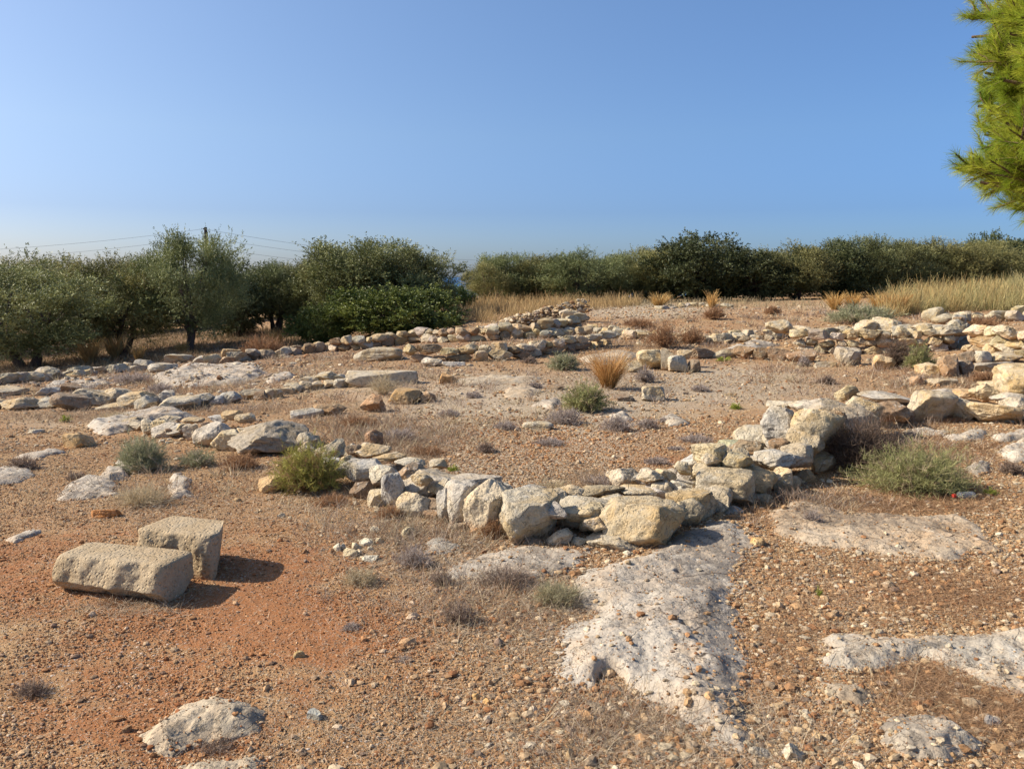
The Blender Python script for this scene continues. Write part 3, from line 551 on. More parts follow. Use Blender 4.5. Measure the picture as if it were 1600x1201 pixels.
# ------------------------------------------------------------------ bedrock outcrops
def sdist(px, py, poly):
    d = np.full(len(px), 1e9); ins = np.zeros(len(px), bool); n = len(poly)
    for i in range(n):
        ax, ay = poly[i]; bx, by = poly[(i + 1) % n]; ex, ey = bx - ax, by - ay
        t = np.clip(((px - ax) * ex + (py - ay) * ey) / (ex * ex + ey * ey + 1e-12), 0, 1)
        d = np.minimum(d, np.hypot(px - ax - t * ex, py - ay - t * ey))
        cr = (ay > py) != (by > py); xi = (bx - ax) * (py - ay) / ((by - ay) if by != ay else 1e-12) + ax
        ins ^= cr & (px < xi)
    return np.where(ins, d, -d)
OUTC = []
def outcrop(label, poly, h, res, edge=.12, tint=(1, 1, 1), mat='outcrop', ridge=None, rough=1.0, group=None, holes=()):
    """bedrock breaking through the soil: uneven height, ragged margin, hollows filled with earth"""
    W = np.array([gp(*p)[:2] for p in poly]); m = .14; wl = [tuple(a) for a in W]; rd = None
    if ridge: rd = (gp(*ridge[0])[:2], gp(*ridge[1])[:2], ridge[2], ridge[3])
    hl = [(gp(*q[:2])[:2], q[2], q[3]) for q in holes]
    def hf(x, y):
        q = np.stack([x, y, 0 * x + h * 50], 1)
        sd = sdist(x + .11 * fbm(q * 3.2, 5, .6), y + .11 * fbm(q * 3.2 + 40, 5, .6), wl)
        prof = sstep(-.02, edge, sd)
        big = fbm(q * 2.2 + 3, 3); stepn = fbm(q * 4 + 21, 5, .6); terr = np.floor(stepn * 7 + .5) / 7
        led = terr + .35 * np.clip(stepn * 7 + .5 - np.floor(stepn * 7 + .5), 0, 1) / 7
        k = min(1, h / .06)
        z = h * prof * (.8 + .7 * big * rough) + prof * rough * (.055 * led * k + .005 * fbm(q * 24, 4) + .010 * fbm(q * 9, 4) - .02 * np.clip(ridged(q * 2.1 + 7, 4) - .74, 0, 1) * 3.2 * k)
        if rd:
            a, b, hh, wd = rd; e = b - a; t = np.clip(((x - a[0]) * e[0] + (y - a[1]) * e[1]) / (e @ e), 0, 1)
            dd = np.hypot(x - a[0] - t * e[0], y - a[1] - t * e[1]); z = z + prof * hh * np.exp(-(dd / wd) ** 2) * (1 + .5 * big)
        for c, rr, dp in hl:
            z = z - dp * np.exp(-(((x - c[0]) / rr) ** 2 + ((y - c[1]) / (rr * 1.5)) ** 2) ** 2)
        z = np.where(sd > 0, z, -.09 * sstep(0, -.06, sd) - .01)
        return z, sd, big, stepn
    x0, y0 = W.min(0) - m; x1, y1 = W.max(0) + m
    nx, ny = int((x1 - x0) / res) + 2, int((y1 - y0) / res) + 2
    X, Y = np.meshgrid(np.linspace(x0, x1, nx), np.linspace(y0, y1, ny)); x, y = X.ravel(), Y.ravel()
    z, sd, big, stepn = hf(x, y); q = np.stack([x, y, 0 * x], 1)
    soil = np.clip(sstep(.006, -.006, z + .006 * fbm(q * 12, 3)) + .85 * sstep(edge * .32, -.02, sd + .04 * fbm(q * 7 + 5, 4)), 0, 1)
    grey = sstep(.0, .25, fbm(q * 1.6 + 70, 4, .6))
    if rd: ap = (x - (rd[0][0] + (rd[1][0] - rd[0][0]) * (y - rd[0][1]) / (rd[1][1] - rd[0][1]))); grey = np.maximum(grey * .5, sstep(.10, .2, ap + .12 * fbm(q * 3, 4)) * sstep(.95, .6, ap)) if h > .04 else grey
    z = z + H(x, y)
    i = np.arange(nx * ny).reshape(ny, nx); F = np.stack([i[:-1, :-1], i[:-1, 1:], i[1:, 1:], i[1:, :-1]], -1).reshape(-1, 4)
    F = F[(sd[F] > -.07).all(1)]
    used = np.unique(F); mp = -np.ones(len(x), int); mp[used] = np.arange(len(used)); F = mp[F]
    c = np.array([W[:, 0].mean(), W[:, 1].mean()]); base = np.array([c[0], c[1], H(*c)[0]])
    V = np.stack([x, y, z], 1)[used] - base
    o = link('rock_outcrop', mk_mesh('rock_outcrop', V, F, M[mat], True, np.stack([soil, grey, 0 * soil], 1)[used]), base); o.color = (*tint, 1)
    tag(o, label, 'rock outcrop', group); OUTC.append((x0, y0, x1, y1, hf)); return o
def Hs(x, y):
    """height of whatever one would tread on: soil or bedrock"""
    z = H2(x, y); base = H(x, y)
    for x0, y0, x1, y1, hf in OUTC:
        k = np.nonzero((x > x0) & (x < x1) & (y > y0) & (y < y1))[0]
        if len(k): z[k] = np.maximum(z[k], base[k] + hf(x[k], y[k])[0])
    return z
outcrop('largest white bedrock ridge running from under the wall corner to the bottom of the picture', [(1000, 866), (1050, 838), (1100, 815), (1150, 815), (1195, 850), (1165, 900), (1168, 980), (1175, 1070), (1185, 1185), (1110, 1172), (1030, 1120), (975, 1088), (890, 1088), (850, 1062), (852, 1000), (915, 962), (885, 930), (895, 900), (950, 880)], .045, .009, .2, ridge=((1000, 900), (1100, 1160), .035, .30), rough=.75, holes=[(955, 1066, .05, .2), (1070, 995, .018, .05), (1060, 905, .02, .06)])
outcrop('low crumbling bedrock patch behind the purple-brown shrubs left of the ridge', [(700, 880), (760, 862), (830, 852), (930, 862), (905, 890), (850, 905), (760, 915), (700, 905)], .022, .010, .08, rough=1.1)
outcrop('blue-grey flat bedrock patch before the front wall', [(660, 852), (690, 840), (722, 850), (715, 864), (668, 868)], .03, .012, .06, (.85, .88, .9))
outcrop('wide ochre bedrock shelf below the green feathery shrub', [(1195, 800), (1235, 785), (1330, 802), (1420, 808), (1500, 803), (1545, 830), (1570, 862), (1480, 880), (1400, 876), (1330, 866), (1250, 852), (1205, 828)], .04, .011, .12, (1, .90, .78), ridge=((1210, 808), (1260, 800), .03, .12))
outcrop('grey-white bedrock slab reaching in from the right edge', [(1282, 1000), (1330, 995), (1400, 992), (1480, 986), (1600, 988), (1720, 1000), (1720, 1120), (1600, 1092), (1540, 1075), (1470, 1048), (1440, 1035), (1400, 1040), (1370, 1052), (1320, 1052), (1285, 1038)], .05, .010, .10, (.95, .95, .93))
outcrop('small rounded bedrock slab near the bottom right corner', [(1365, 1132), (1400, 1120), (1460, 1124), (1510, 1150), (1512, 1166), (1470, 1192), (1420, 1186), (1380, 1160)], .045, .009, .07, (.95, .94, .91))
outcrop('cream bedrock hump in the lower left foreground', [(213, 1155), (255, 1112), (320, 1084), (372, 1088), (407, 1112), (390, 1145), (335, 1158), (270, 1182), (218, 1178)], .06, .009, .10, (1.0, .94, .83))
outcrop('cream bedrock at the bottom edge below the foreground hump', [(262, 1200), (330, 1184), (410, 1170), (432, 1200), (420, 1250), (260, 1250)], .035, .009, .09, (1.0, .93, .80))
outcrop('low pinkish bedrock between the ridge and the right-hand slabs', [(1275, 1072), (1330, 1062), (1372, 1080), (1345, 1112), (1290, 1102)], .03, .012, .08, (1, .92, .8))
outcrop('pale grey bedrock at the left edge beside a dark dwarf shrub', [(-30, 735), (25, 728), (56, 741), (20, 756), (-30, 760)], .04, .013, .08)
outcrop('rough grey bedrock below the pale green shrub at left', [(88, 770), (140, 747), (182, 750), (190, 772), (130, 782), (95, 782)], .05, .012, .08)
outcrop('leaning pale bedrock tongue beside the pale green shrub', [(150, 751), (188, 722), (212, 728), (200, 745), (165, 756)], .055, .012, .06)
outcrop('triangular whitish bedrock right of the dry green tuft', [(258, 752), (285, 738), (312, 776), (265, 780)], .05, .014, .07)
outcrop('sliver of pale bedrock poking through red earth at left', [(10, 843), (45, 828), (60, 832), (22, 850)], .03, .012, .04)
outcrop('long stepped bedrock shelf left of the low broken wall', [(130, 666), (205, 646), (270, 640), (305, 650), (250, 664), (215, 672), (160, 682)], .09, .018, .15)
outcrop('widest pale bedrock slab in front of the olive trees', [(235, 590), (290, 574), (400, 570), (418, 583), (380, 600), (300, 606), (245, 602)], .11, .025, .2)
outcrop('flat pale bedrock left of the widest slab', [(65, 606), (100, 594), (160, 592), (180, 600), (130, 610)], .07, .025, .15)
outcrop('pale bedrock strip between small stones and the long slab', [(410, 592), (455, 582), (462, 590), (420, 600)], .08, .03, .12)
PW = 'flat white bedrock patches at the right edge'
outcrop('long thin white rock patch just beyond the thorny bush', [(1408, 674), (1440, 669), (1482, 674), (1475, 682), (1415, 682)], .04, .018, .06, (1.1, 1.1, 1.08), group=PW)
outcrop('white rock patch between the long thin one and the edge one', [(1478, 684), (1535, 672), (1546, 678), (1530, 690), (1490, 692)], .05, .018, .07, (1.1, 1.1, 1.08), group=PW)
outcrop('white rock patch cut by the right edge, farther of two', [(1548, 684), (1600, 673), (1650, 680), (1600, 690), (1555, 691)], .05, .018, .07, (1.1, 1.1, 1.08), group=PW)
outcrop('largest white rock patch cut by the right edge', [(1560, 708), (1590, 690), (1670, 690), (1660, 725), (1580, 722)], .09, .018, .1, (1.12, 1.12, 1.1), group=PW)
outcrop('small white rock patch beside the green feathery shrub', [(1502, 732), (1535, 722), (1558, 738), (1530, 746)], .05, .016, .06, (1.1, 1.1, 1.08), group=PW)
outcrop('white streaked rock patch right of the dwarf shrubs in the court', [(1028, 656), (1058, 650), (1080, 662), (1050, 667)], .06, .02, .08, (1.1, 1.1, 1.08))
outcrop('white streaked rock patch left of the dwarf shrubs in the court', [(948, 651), (978, 647), (990, 657), (962, 663)], .06, .02, .08, (1.1, 1.1, 1.08))
outcrop('dusty pale rock hump left of the green shrub in the court', [(830, 634), (862, 624), (880, 628), (866, 640)], .07, .02, .08)
outcrop('wide low ochre rock shelf behind the court', [(780, 612), (830, 603), (850, 612), (830, 622), (790, 622)], .06, .03, .15, (1, .92, .8))
outcrop('pale rock shelf below the feathery green shrub in the middle distance', [(700, 596), (770, 588), (850, 590), (830, 598), (730, 604)], .06, .04, .2, (1, .95, .85))
outcrop('smooth ochre rock shelf right of the middle-distance green shrub', [(900, 560), (960, 548), (1000, 552), (985, 566), (930, 572)], .08, .04, .25, (1, .92, .8))
outcrop('whitish rock hump below the right end of the tall grass', [(1130, 545), (1180, 530), (1220, 540), (1180, 548)], .08, .04, .2)
outcrop('pale bedrock patch on the near side of the long row of boulders', [(20, 716), (80, 702), (102, 706), (60, 718)], .03, .02, .06)

# ------------------------------------------------------------------ gravel and pebbles (nobody could count them)
def rand_ground(n, ylo, yhi, uw=.75, power=1.0):
    Y = (rng.uniform(ylo ** (1 / power), yhi ** (1 / power), n)) ** power; X = rng.uniform(-uw, uw, n) * (Y + .3)
    return X, Y
def pebbles(name, label, X, Y, S, cols, sub=1, sink=.25, H_=None):
    V0, F0 = ICO[sub] if sub else (np.array([[1, 0, 0], [-1, 0, 0], [0, 1, 0], [0, -1, 0], [0, 0, 1.], [0, 0, -1]]), np.array([[0, 2, 4], [2, 1, 4], [1, 3, 4], [3, 0, 4], [2, 0, 5], [1, 2, 5], [3, 1, 5], [0, 3, 5]])); n = len(X); k = len(V0)
    var = V0[None] * (1 + rng.uniform(-.28, .22, (24, k, 1))) ; vi = rng.integers(0, 24, n)
    th = rng.uniform(0, 2 * np.pi, n); sc = np.stack([rng.uniform(.7, 1.35, n), rng.uniform(.6, 1.0, n), rng.uniform(.35, .75, n)], 1) * S[:, None]
    P = var[vi] * sc[:, None, :]; c, s = np.cos(th)[:, None], np.sin(th)[:, None]
    x = P[..., 0] * c - P[..., 1] * s; y = P[..., 0] * s + P[..., 1] * c; z = P[..., 2]
    Z = (Hs(X, Y) if H_ is None else H_) + S * sink
    V = np.stack([x + X[:, None], y + Y[:, None], z + Z[:, None]], -1).reshape(-1, 3)
    F = (F0[None] + (np.arange(n) * k)[:, None, None]).reshape(-1, 3)
    me = mk_mesh(name, V, F, M['pebble'], False, np.repeat(cols, k, 0))
    return tag(link(name, me), label, 'gravel', kind='stuff')
PAL = np.array([(.36, .21, .11), (.43, .28, .155), (.49, .37, .235), (.54, .455, .33), (.36, .285, .205), (.31, .16, .08), (.60, .53, .42), (.29, .22, .17), (.44, .29, .16)])
PAL = PAL * np.array([.95, .92, .84])
def pcols(n, w=None):
    c = PAL[rng.choice(len(PAL), n, p=w)] * rng.uniform(.7, 1.12, (n, 1)); return c
RED = []
def redden(c, k): r_ = np.clip(RED[0][k], 0, 1)[:, None]; return c * (1 - r_ * np.array([.05, .28, .42]))
def dens_mask(X, Y, base=.6):
    z = H(X, Y); px, py, _ = project(np.stack([X, Y, z], 1)); red = np.zeros(len(X)); gr = np.zeros(len(X))
    for (ax, ay, rx, ry, ch, s) in ZONES:
        g = s * np.exp(-(((px - ax) / rx) ** 2 + ((py - ay) / ry) ** 2))
        if ch == 0: red += g
        if ch == 1: gr += g
    n = fbm(np.stack([X, Y, 0 * X], 1) * 2.1, 3)
    right = sstep(480, 900, px); RED[:] = [red]; onr = (Hs(X, Y) - H2(X, Y)) > .012; base = np.where(onr, base * .15 - .95, base)
    return rng.random(len(X)) < np.clip(base - .55 * red + .4 * gr + n * .8 + .15 * right, .04, 1), px, py
X, Y = rand_ground(210000, 2.0, 9.5, .9); k, px, py = dens_mask(X, Y, .55); X, Y, px = X[k], Y[k], px[k]
S = np.exp(rng.normal(math.log(.0058), .45, len(X))) * (1 + .25 * sstep(500, 900, px)); S = np.minimum(S, .03)
pebbles('gravel', 'fine brown and grey gravel strewn over the near ground', X, Y, S, redden(pcols(len(X), [.2, .18, .14, .1, .1, .13, .03, .06, .06]), k))
X, Y = rand_ground(520000, 2.0, 8.5, .9, 1.2); k, px, py = dens_mask(X, Y, .75); X, Y = X[k], Y[k]
S = np.exp(rng.normal(math.log(.0042), .30, len(X)))
pebbles('grit', 'sharp fine grit covering the soil between the larger pebbles', X, Y, S, redden(pcols(len(X), [.2, .18, .14, .1, .08, .16, .03, .04, .07]), k), sub=0)
X, Y = rand_ground(14000, 2.0, 10, .9); k, px, py = dens_mask(X, Y, .35); k &= (rng.random(len(X)) < .25 + .75 * sstep(350, 900, px)); X, Y = X[k], Y[k]
S = np.exp(rng.normal(math.log(.013), .35, len(X)))
pebbles('stone_rubble', 'coarser pale and tan chips scattered among the near gravel', X, Y, S, redden(pcols(len(X), [.12, .16, .16, .2, .06, .08, .12, .04, .06]), k), sub=2)
X, Y = rand_ground(60000, 8, 30, .75, 1.6); k, px, py = dens_mask(X, Y, .5); X, Y = X[k], Y[k]
S = np.exp(rng.normal(math.log(.013), .45, len(X))) * np.sqrt(Y / 12)
pebbles('gravel', 'gravel and chips over the court and the ground farther back', X, Y, S, pcols(len(X), [.15, .16, .16, .14, .1, .1, .06, .06, .07]))
# broken chips lying between the wall lines
XX, YY, SS = [], [], []
for (ax, ay, rx, ry, n, s0, s1) in [(150, 600, 330, 26, 420, .025, .08), (330, 572, 260, 14, 260, .03, .08), (560, 590, 160, 16, 120, .02, .06), (1320, 530, 300, 26, 420, .025, .08), (1020, 520, 200, 16, 300, .025, .07), (850, 518, 150, 14, 220, .03, .08), (700, 560, 200, 14, 160, .02, .07), (1500, 600, 130, 40, 120, .02, .06),
                            (760, 790, 200, 30, 160, .012, .035), (1180, 760, 120, 40, 120, .015, .04), (1150, 1150, 420, 60, 260, .010, .026), (1330, 900, 220, 60, 160, .009, .022), (560, 830, 120, 40, 90, .01, .024), (1000, 486, 200, 12, 260, .02, .05), (330, 680, 150, 20, 80, .02, .05)]:
    g0 = gp(ax, ay)
    for _ in range(n // 10 + 1):
        qx = ax + rng.normal() * rx * .5; qy = max(ay + rng.normal() * ry * .5, 478); g1 = gp(qx, min(qy, 1230)); m_ = 10
        XX.append(g1[0] + rng.normal(0, .22 * g1[1] / 8, m_)); YY.append(g1[1] + rng.normal(0, .3 * g1[1] / 8, m_)); SS.append(rng.uniform(s0, s1, m_) * rng.uniform(.5, 1, m_))
X, Y, S = map(np.concatenate, (XX, YY, SS))
pebbles('stone_rubble', 'broken limestone chips littered between and along the wall lines', X, Y, S, pcols(len(X), [.05, .10, .16, .24, .14, .05, .14, .06, .06]), 2, .15)
# rubble heap
n = 900; cx_ = gp(830, 508); cc = []
t = rng.uniform(-1, 1, n); X = cx_[0] + t * 1.45 + rng.normal(0, .1, n); Y = cx_[1] + rng.uniform(-.1, 1, n) * .9 * (1.05 - np.abs(t))
hz = H(X, Y) + rng.uniform(0, 1, n) * .62 * np.clip(.5 + .5 * t, 0, 1)
pebbles('rubble_heap', 'heap of small grey broken stones left of the upright pale block', X, Y, rng.uniform(.03, .085, n), pcols(n, [.02, .06, .14, .2, .25, .02, .12, .16, .03]), 2, .1, hz)

# ------------------------------------------------------------------ strands, leaves
def ribbons(P, Wd, col, rand=None):
    n, k, _ = P.shape; T = np.gradient(P, axis=1); rv = rng.normal(size=(n, 1, 3)) if rand is None else rand
    S_ = np.cross(T, rv); S_ /= np.linalg.norm(S_, axis=2)[..., None] + 1e-9
    if np.ndim(Wd) == 1: Wd = Wd[:, None] * np.linspace(1, .35, k)[None]
    V = np.stack([P - S_ * Wd[..., None] / 2, P + S_ * Wd[..., None] / 2], 2).reshape(-1, 3)
    i = (np.arange(n) * k * 2)[:, None] + (np.arange(k - 1) * 2)[None]
    F = np.stack([i, i + 1, i + 3, i + 2], -1).reshape(-1, 4)
    C = np.repeat(col, k * 2, 0) if col.ndim == 2 else np.repeat(col.reshape(-1, 3), 2, 0)
    return V, F, C
def merge(L):
    V, F, C, o = [], [], [], 0
    for v, f, c in L: V.append(v); F.append(f + o); C.append(c); o += len(v)
    return np.concatenate(V), np.concatenate(F), np.concatenate(C)
def mixc(a, b, n, j=.18):
    t = rng.random((n, 1)); return (np.array(a) * (1 - t) + np.array(b) * t) * rng.uniform(1 - j, 1 + j, (n, 1))
def curve(base, d, L, k=5, bend=None, wig=.0):
    n = len(base); t = np.linspace(0, 1, k)[None, :, None]; P = base[:, None] + d[:, None] * L[:, None, None] * t
    if bend is not None: P = P + bend[:, None] * (L[:, None, None] * t ** 2)
    if wig: P = P + np.cumsum(rng.normal(0, wig, (n, k, 3)), 1) * L[:, None, None] * (t > 0)
    return P
def nrmz(a): return a / (np.linalg.norm(a, axis=-1, keepdims=True) + 1e-9)
def dome_dirs(n, spread=1.0, lo=.05):
    a = rng.uniform(0, 2 * np.pi, n); z = rng.uniform(lo, 1, n) ** .9; r_ = np.sqrt(np.maximum(1 - z * z, 0)) * spread
    return nrmz(np.stack([r_ * np.cos(a), r_ * np.sin(a), z], 1))
KINDS = {  # foliage colours a,b ; stem colour ; counts shoots, twigs ; twig length
    'green': ((.21, .22, .08), (.43, .42, .19), (.28, .22, .14), 420, 24, .13),
    'yellow': ((.25, .25, .055), (.46, .43, .12), (.22, .14, .07), 520, 24, .15),
    'sage': ((.22, .23, .13), (.40, .40, .24), (.36, .31, .22), 380, 18, .18),
    'drygreen': ((.30, .27, .15), (.46, .42, .26), (.36, .29, .2), 300, 9, .30),
    'heath': ((.34, .28, .24), (.54, .47, .41), (.20, .15, .12), 150, 9, .30),
    'darkheath': ((.20, .145, .105), (.42, .33, .26), (.14, .095, .07), 150, 8, .32),
    'thorn': ((.10, .07, .05), (.26, .19, .14), (.10, .065, .045), 190, 11, .24),
    'rust': ((.26, .13, .06), (.46, .29, .16), (.20, .12, .07), 170, 9, .30),
    'straw': ((.42, .33, .19), (.60, .52, .36), (.42, .34, .22), 220, 6, .35),
    'sprout': ((.22, .27, .04), (.42, .46, .08), (.2, .2, .06), 40, 12, .3)}
def shrub(name, label, kind, px, py, w, h, dens=1.0, cat='shrub', group=None, lo=.05, spread=1.0):
    g = gp(px, py); D = g[1] * CP_ + (EYE - g[2]) * SP_; Wm = w / FPX * D / 2; ang = math.atan2(EYE - g[2], g[1])
    dp = Wm * .85; Hm = max((h / FPX * D - dp * math.sin(ang)) / math.cos(ang), .45 * h / FPX * D)
    a, b, st, ns, nt_, tl = KINDS[kind]; ns = int(ns * dens); g[1] += dp * .5; g[2] = H(g[0], g[1])[0] - .01
    g[0] = at(px, py, g[1])[0]
    rad = np.array([Wm, dp, Hm]); d = dome_dirs(ns, spread, lo)
    lump = 1 + .32 * fbm(d * 2.3 + rng.uniform(0, 50, 3), 3)
    tip = d * rad * (rng.uniform(.6, 1.05, ns) * lump * np.where(rng.random(ns) < .1, 1.22, 1))[:, None]
    base = rng.normal(0, .12, (ns, 3)) * rad; base[:, 2] = 0
    k = 6; t = np.linspace(0, 1, k)[None, :, None]; up = np.zeros((ns, 3)); up[:, 2] = 1
    P = base[:, None] * (1 - t) + tip[:, None] * t; P[..., 2] += (Hm * .18 * np.sin(np.pi * t[..., 0]) * (1 - d[:, None, 2]))
    P += np.cumsum(rng.normal(0, .02, (ns, k, 3)), 1) * rad * (t > 0)
    px_w = D / 829.0                      # size of one picture dot there
    sw = np.full(ns, max(.0016, px_w * .40)); tw = max(.0012, px_w * .42)
    SV = ribbons(P, sw, mixc(st, tuple(c * 1.5 for c in st), ns))
    L = []
    n2 = ns * nt_; idx = np.repeat(np.arange(ns), nt_); tt = rng.beta(3.0, 1.2, n2); f = tt * (k - 1); i0 = np.minimum(f.astype(int), k - 2); fr = (f - i0)[:, None]
    bp = P[idx, i0] * (1 - fr) + P[idx, i0 + 1] * fr; dr = nrmz(nrmz(bp / rad) * .55 + rng.normal(0, .55, (n2, 3)) + np.array([0, 0, .35]))
    TL = tl * (Wm + Hm) / 2 * rng.uniform(.45, 1.15, n2)
    C = mixc(a, b, n2, .22); dead = rng.random(ns)[idx] < .16; C[dead] = mixc(st, tuple(c * 1.7 for c in st), int(dead.sum())); tr = curve(bp, dr, TL, 3, wig=.1); tr[..., 2] = np.maximum(tr[..., 2], .003)
    FV = ribbons(tr, np.full(n2, tw), C)
    if w > 60:
        e = empty(name, g); tag(e, label, cat, group)
        link('stems', mk_mesh('stems', SV[0], SV[1], M['strand'], False, SV[2]), parent=e); link('foliage', mk_mesh('foliage', FV[0], FV[1], M['strand'], False, FV[2]), parent=e)
        return e
    V, F, C = merge([SV, FV]); return tag(link(name, mk_mesh(name, V, F, M['strand'], False, C), g), label, cat, group)
def tuft(label, px, py, w, h, a=(.42, .235, .075), b=(.62, .42, .17), n=700, name='grass_tuft', group=None, cat='grass tuft'):
    g = gp(px, py); D = g[1] * CP_ + (EYE - g[2]) * SP_; Wm = w / FPX * D / 2; Hm = h / FPX * D
    an = rng.uniform(0, 2 * np.pi, n); r_ = np.sqrt(rng.random(n)) * Wm * .35
    base = np.stack([r_ * np.cos(an), r_ * np.sin(an), 0 * an], 1); lean = (rng.uniform(0, .5, n) + np.where(rng.random(n) < .15, .5, 0)) * Wm / Hm * 1.6
    d = nrmz(np.stack([np.cos(an) * lean, np.sin(an) * lean, np.ones(n)], 1)); L = Hm * rng.beta(3, 2, n) * 1.2
    P = curve(base, d, L, 6, np.stack([np.cos(an) * .25, np.sin(an) * .25, -.12 * np.ones(n)], 1), .015)
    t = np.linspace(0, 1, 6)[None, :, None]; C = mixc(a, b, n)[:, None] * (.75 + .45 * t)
    V, F, Cc = ribbons(P, np.full(n, max(.003, D / 829 * .5)), C)
    g[2] -= .01
    return tag(link(name, mk_mesh(name, V, F, M['strand'], False, Cc), g), label, cat, group)

shrub('shrub', 'bright yellow-green feathery shrub against the left part of the front wall', 'yellow', 482, 772, 128, 90)
shrub('shrub', 'pale grey-green feathery shrub between bedrock humps at left', 'sage', 222, 738, 92, 66)
shrub('shrub', 'thin faded bush on the right side of the pale grey-green shrub', 'sage', 310, 730, 70, 38, .35)
shrub('shrub', 'deep green dense shrub in front of the orange tuft', 'green', 914, 645, 82, 52)
shrub('shrub', 'wide low green feathery shrub below the thorny bush at right', 'green', 1428, 775, 200, 92, 1.9)
shrub('shrub', 'light green low shrub in the middle distance left of the orange tuft', 'sage', 881, 579, 56, 30, .8)
shrub('shrub', 'fresh green shrub in the hollow beside the round brown boulder', 'green', 1436, 578, 48, 42)
shrub('shrub', 'broad grey-green mound of brush behind the retaining wall', 'sage', 1345, 508, 118, 34, 1.2)
shrub('thorny_bush', 'dark dry thorny bush in the shadow of the heaped wall arm', 'thorn', 1348, 742, 150, 108, 2.6, spread=1.1)
shrub('thorny_bush', 'dark brown twiggy bush on the earth lump below the retaining wall', 'thorn', 1402, 575, 56, 50, 1.0)
HG = 'dwarf shrubs on bare ground'
for (lb, kd, px, py, w_, h_) in [
    ('largest purple-brown dwarf shrub on bedrock before the front wall', 'darkheath', 792, 922, 112, 50), ('round dark dwarf shrub on gravel left of the bedrock ridge', 'darkheath', 716, 975, 64, 44), ('grey dry dwarf shrub left of the largest purple-brown one', 'heath', 645, 888, 70, 42), ('small purple-brown dwarf shrub left of the largest one', 'darkheath', 690, 916, 42, 30),
    ('dwarf shrub alone on red earth at the lower left edge', 'darkheath', 52, 1090, 66, 34), ('dark low dwarf shrub on the cream foreground bedrock', 'darkheath', 335, 1178, 90, 26), ('brown dwarf shrub beside the bedrock at the left edge', 'darkheath', 36, 734, 56, 26), ('small dark dwarf shrub between the left edge and the pale shrub', 'darkheath', 120, 750, 40, 15),
    ('grey dwarf shrub in front of the deep green shrub', 'heath', 882, 664, 64, 32), ('brown dwarf shrub in front of the left white rock patch', 'heath', 963, 675, 62, 28), ('small dwarf shrub between the two white rock patches', 'heath', 1012, 670, 36, 20), ('wide grey dwarf shrub beyond the heaped wall arm', 'heath', 1088, 692, 64, 16), ('grey dwarf shrub alone in the middle of the court', 'heath', 860, 697, 54, 16),
    ('dark round dwarf shrub on grey gravel in the court', 'darkheath', 759, 708, 32, 20), ('dwarf shrub below the flat tan slab at left', 'heath', 790, 672, 42, 16), ('thin grey dwarf shrub near the brown cluster', 'heath', 700, 651, 38, 14), ('wide dry dwarf shrub hugging the inner side of the near corner', 'heath', 948, 764, 86, 28), ('small faded dwarf shrub above the dry corner one', 'heath', 1027, 727, 48, 16),
    ('low faint dwarf shrub right of the court centre', 'heath', 1056, 704, 30, 9), ('dwarf shrub on the trodden ground near the pointed triangular rock', 'darkheath', 1292, 601, 30, 16), ('dwarf shrub on the trodden ground right of the squarish block', 'heath', 1095, 612, 34, 12), ('twiggy brown dwarf shrub by the squarish tan block', 'heath', 1008, 598, 34, 26), ('dark dwarf shrub right of the white rock at the far right edge', 'darkheath', 1580, 742, 44, 26),
    ('grey dwarf shrub on the ochre bedrock shelf', 'heath', 1270, 822, 40, 30), ('faint grey dwarf shrub at the far side of the ochre bedrock shelf', 'heath', 1385, 815, 46, 14), ('blue-grey dwarf shrub left of the thin flat pale slab', 'heath', 1256, 573, 22, 18), ('rust-brown bush on the far rise beside the upright block', 'rust', 1000, 513, 60, 16),
    ('leafless reddish bush on the line of stones behind the broken boulders', 'rust', 1036, 545, 64, 44), ('brown bush right of the leafless reddish one', 'rust', 1080, 538, 50, 26), ('brown dwarf shrub on top of the far gravel rise', 'rust', 1115, 500, 40, 22), ('small dark shrub at the far edge below the dark trees', 'rust', 1207, 492, 28, 14),
    ('dark brown mound of brush under the olive trees', 'rust', 412, 555, 82, 34), ('rusty bush at the foot of the grey pitted boulder', 'rust', 375, 735, 70, 34), ('rusty weeds at the foot of the front wall boulders', 'rust', 768, 842, 46, 34), ('rusty weeds at the foot of the standing wall stones', 'rust', 610, 812, 50, 26), ('rusty weeds under the yellow-green shrub', 'rust', 520, 790, 70, 22), ('straggling rusty weeds on the inner side of the front wall', 'rust', 668, 712, 64, 18), ('dry grey weeds around the upright dark brown stone', 'heath', 625, 690, 60, 24),
    ('low reddish weeds below the flat pale slab at right', 'rust', 1540, 600, 60, 22), ('dry weeds beside the large smooth boulders at right', 'rust', 1480, 660, 60, 12), ('brown weeds between the right-hand stone walls', 'rust', 1530, 512, 80, 18), ('tangled dry weeds at the foot of the heaped wall arm', 'darkheath', 1240, 790, 80, 30), ('thin dry weeds beside the ridge on gravel', 'heath', 550, 985, 40, 16), ('pale dry weeds on red earth near the broken white scatter', 'straw', 565, 915, 66, 34), ('greyish weeds in front of the longer cut block', 'rust', 190, 945, 80, 20), ('dwarf shrub right of the round brown stones in the court', 'heath', 1040, 660, 30, 10),
    ('grey weeds on the far left court beside the slabs', 'heath', 205, 600, 66, 20), ('dry weeds in front of the widest pale bedrock slab', 'heath', 250, 616, 50, 18), ('thin weeds before the low broken wall', 'rust', 560, 668, 70, 22), ('dry dwarf shrub near the orange-brown loose stone', 'heath', 740, 622, 30, 12), ('dwarf shrub in front of the smooth ochre shelf', 'darkheath', 828, 568, 26, 12), ('thin weeds below the small dark flat stone', 'heath', 835, 607, 30, 12), ('grey fluffy weeds among gravel left of the bedrock ridge', 'heath', 630, 1035, 34, 14)]:
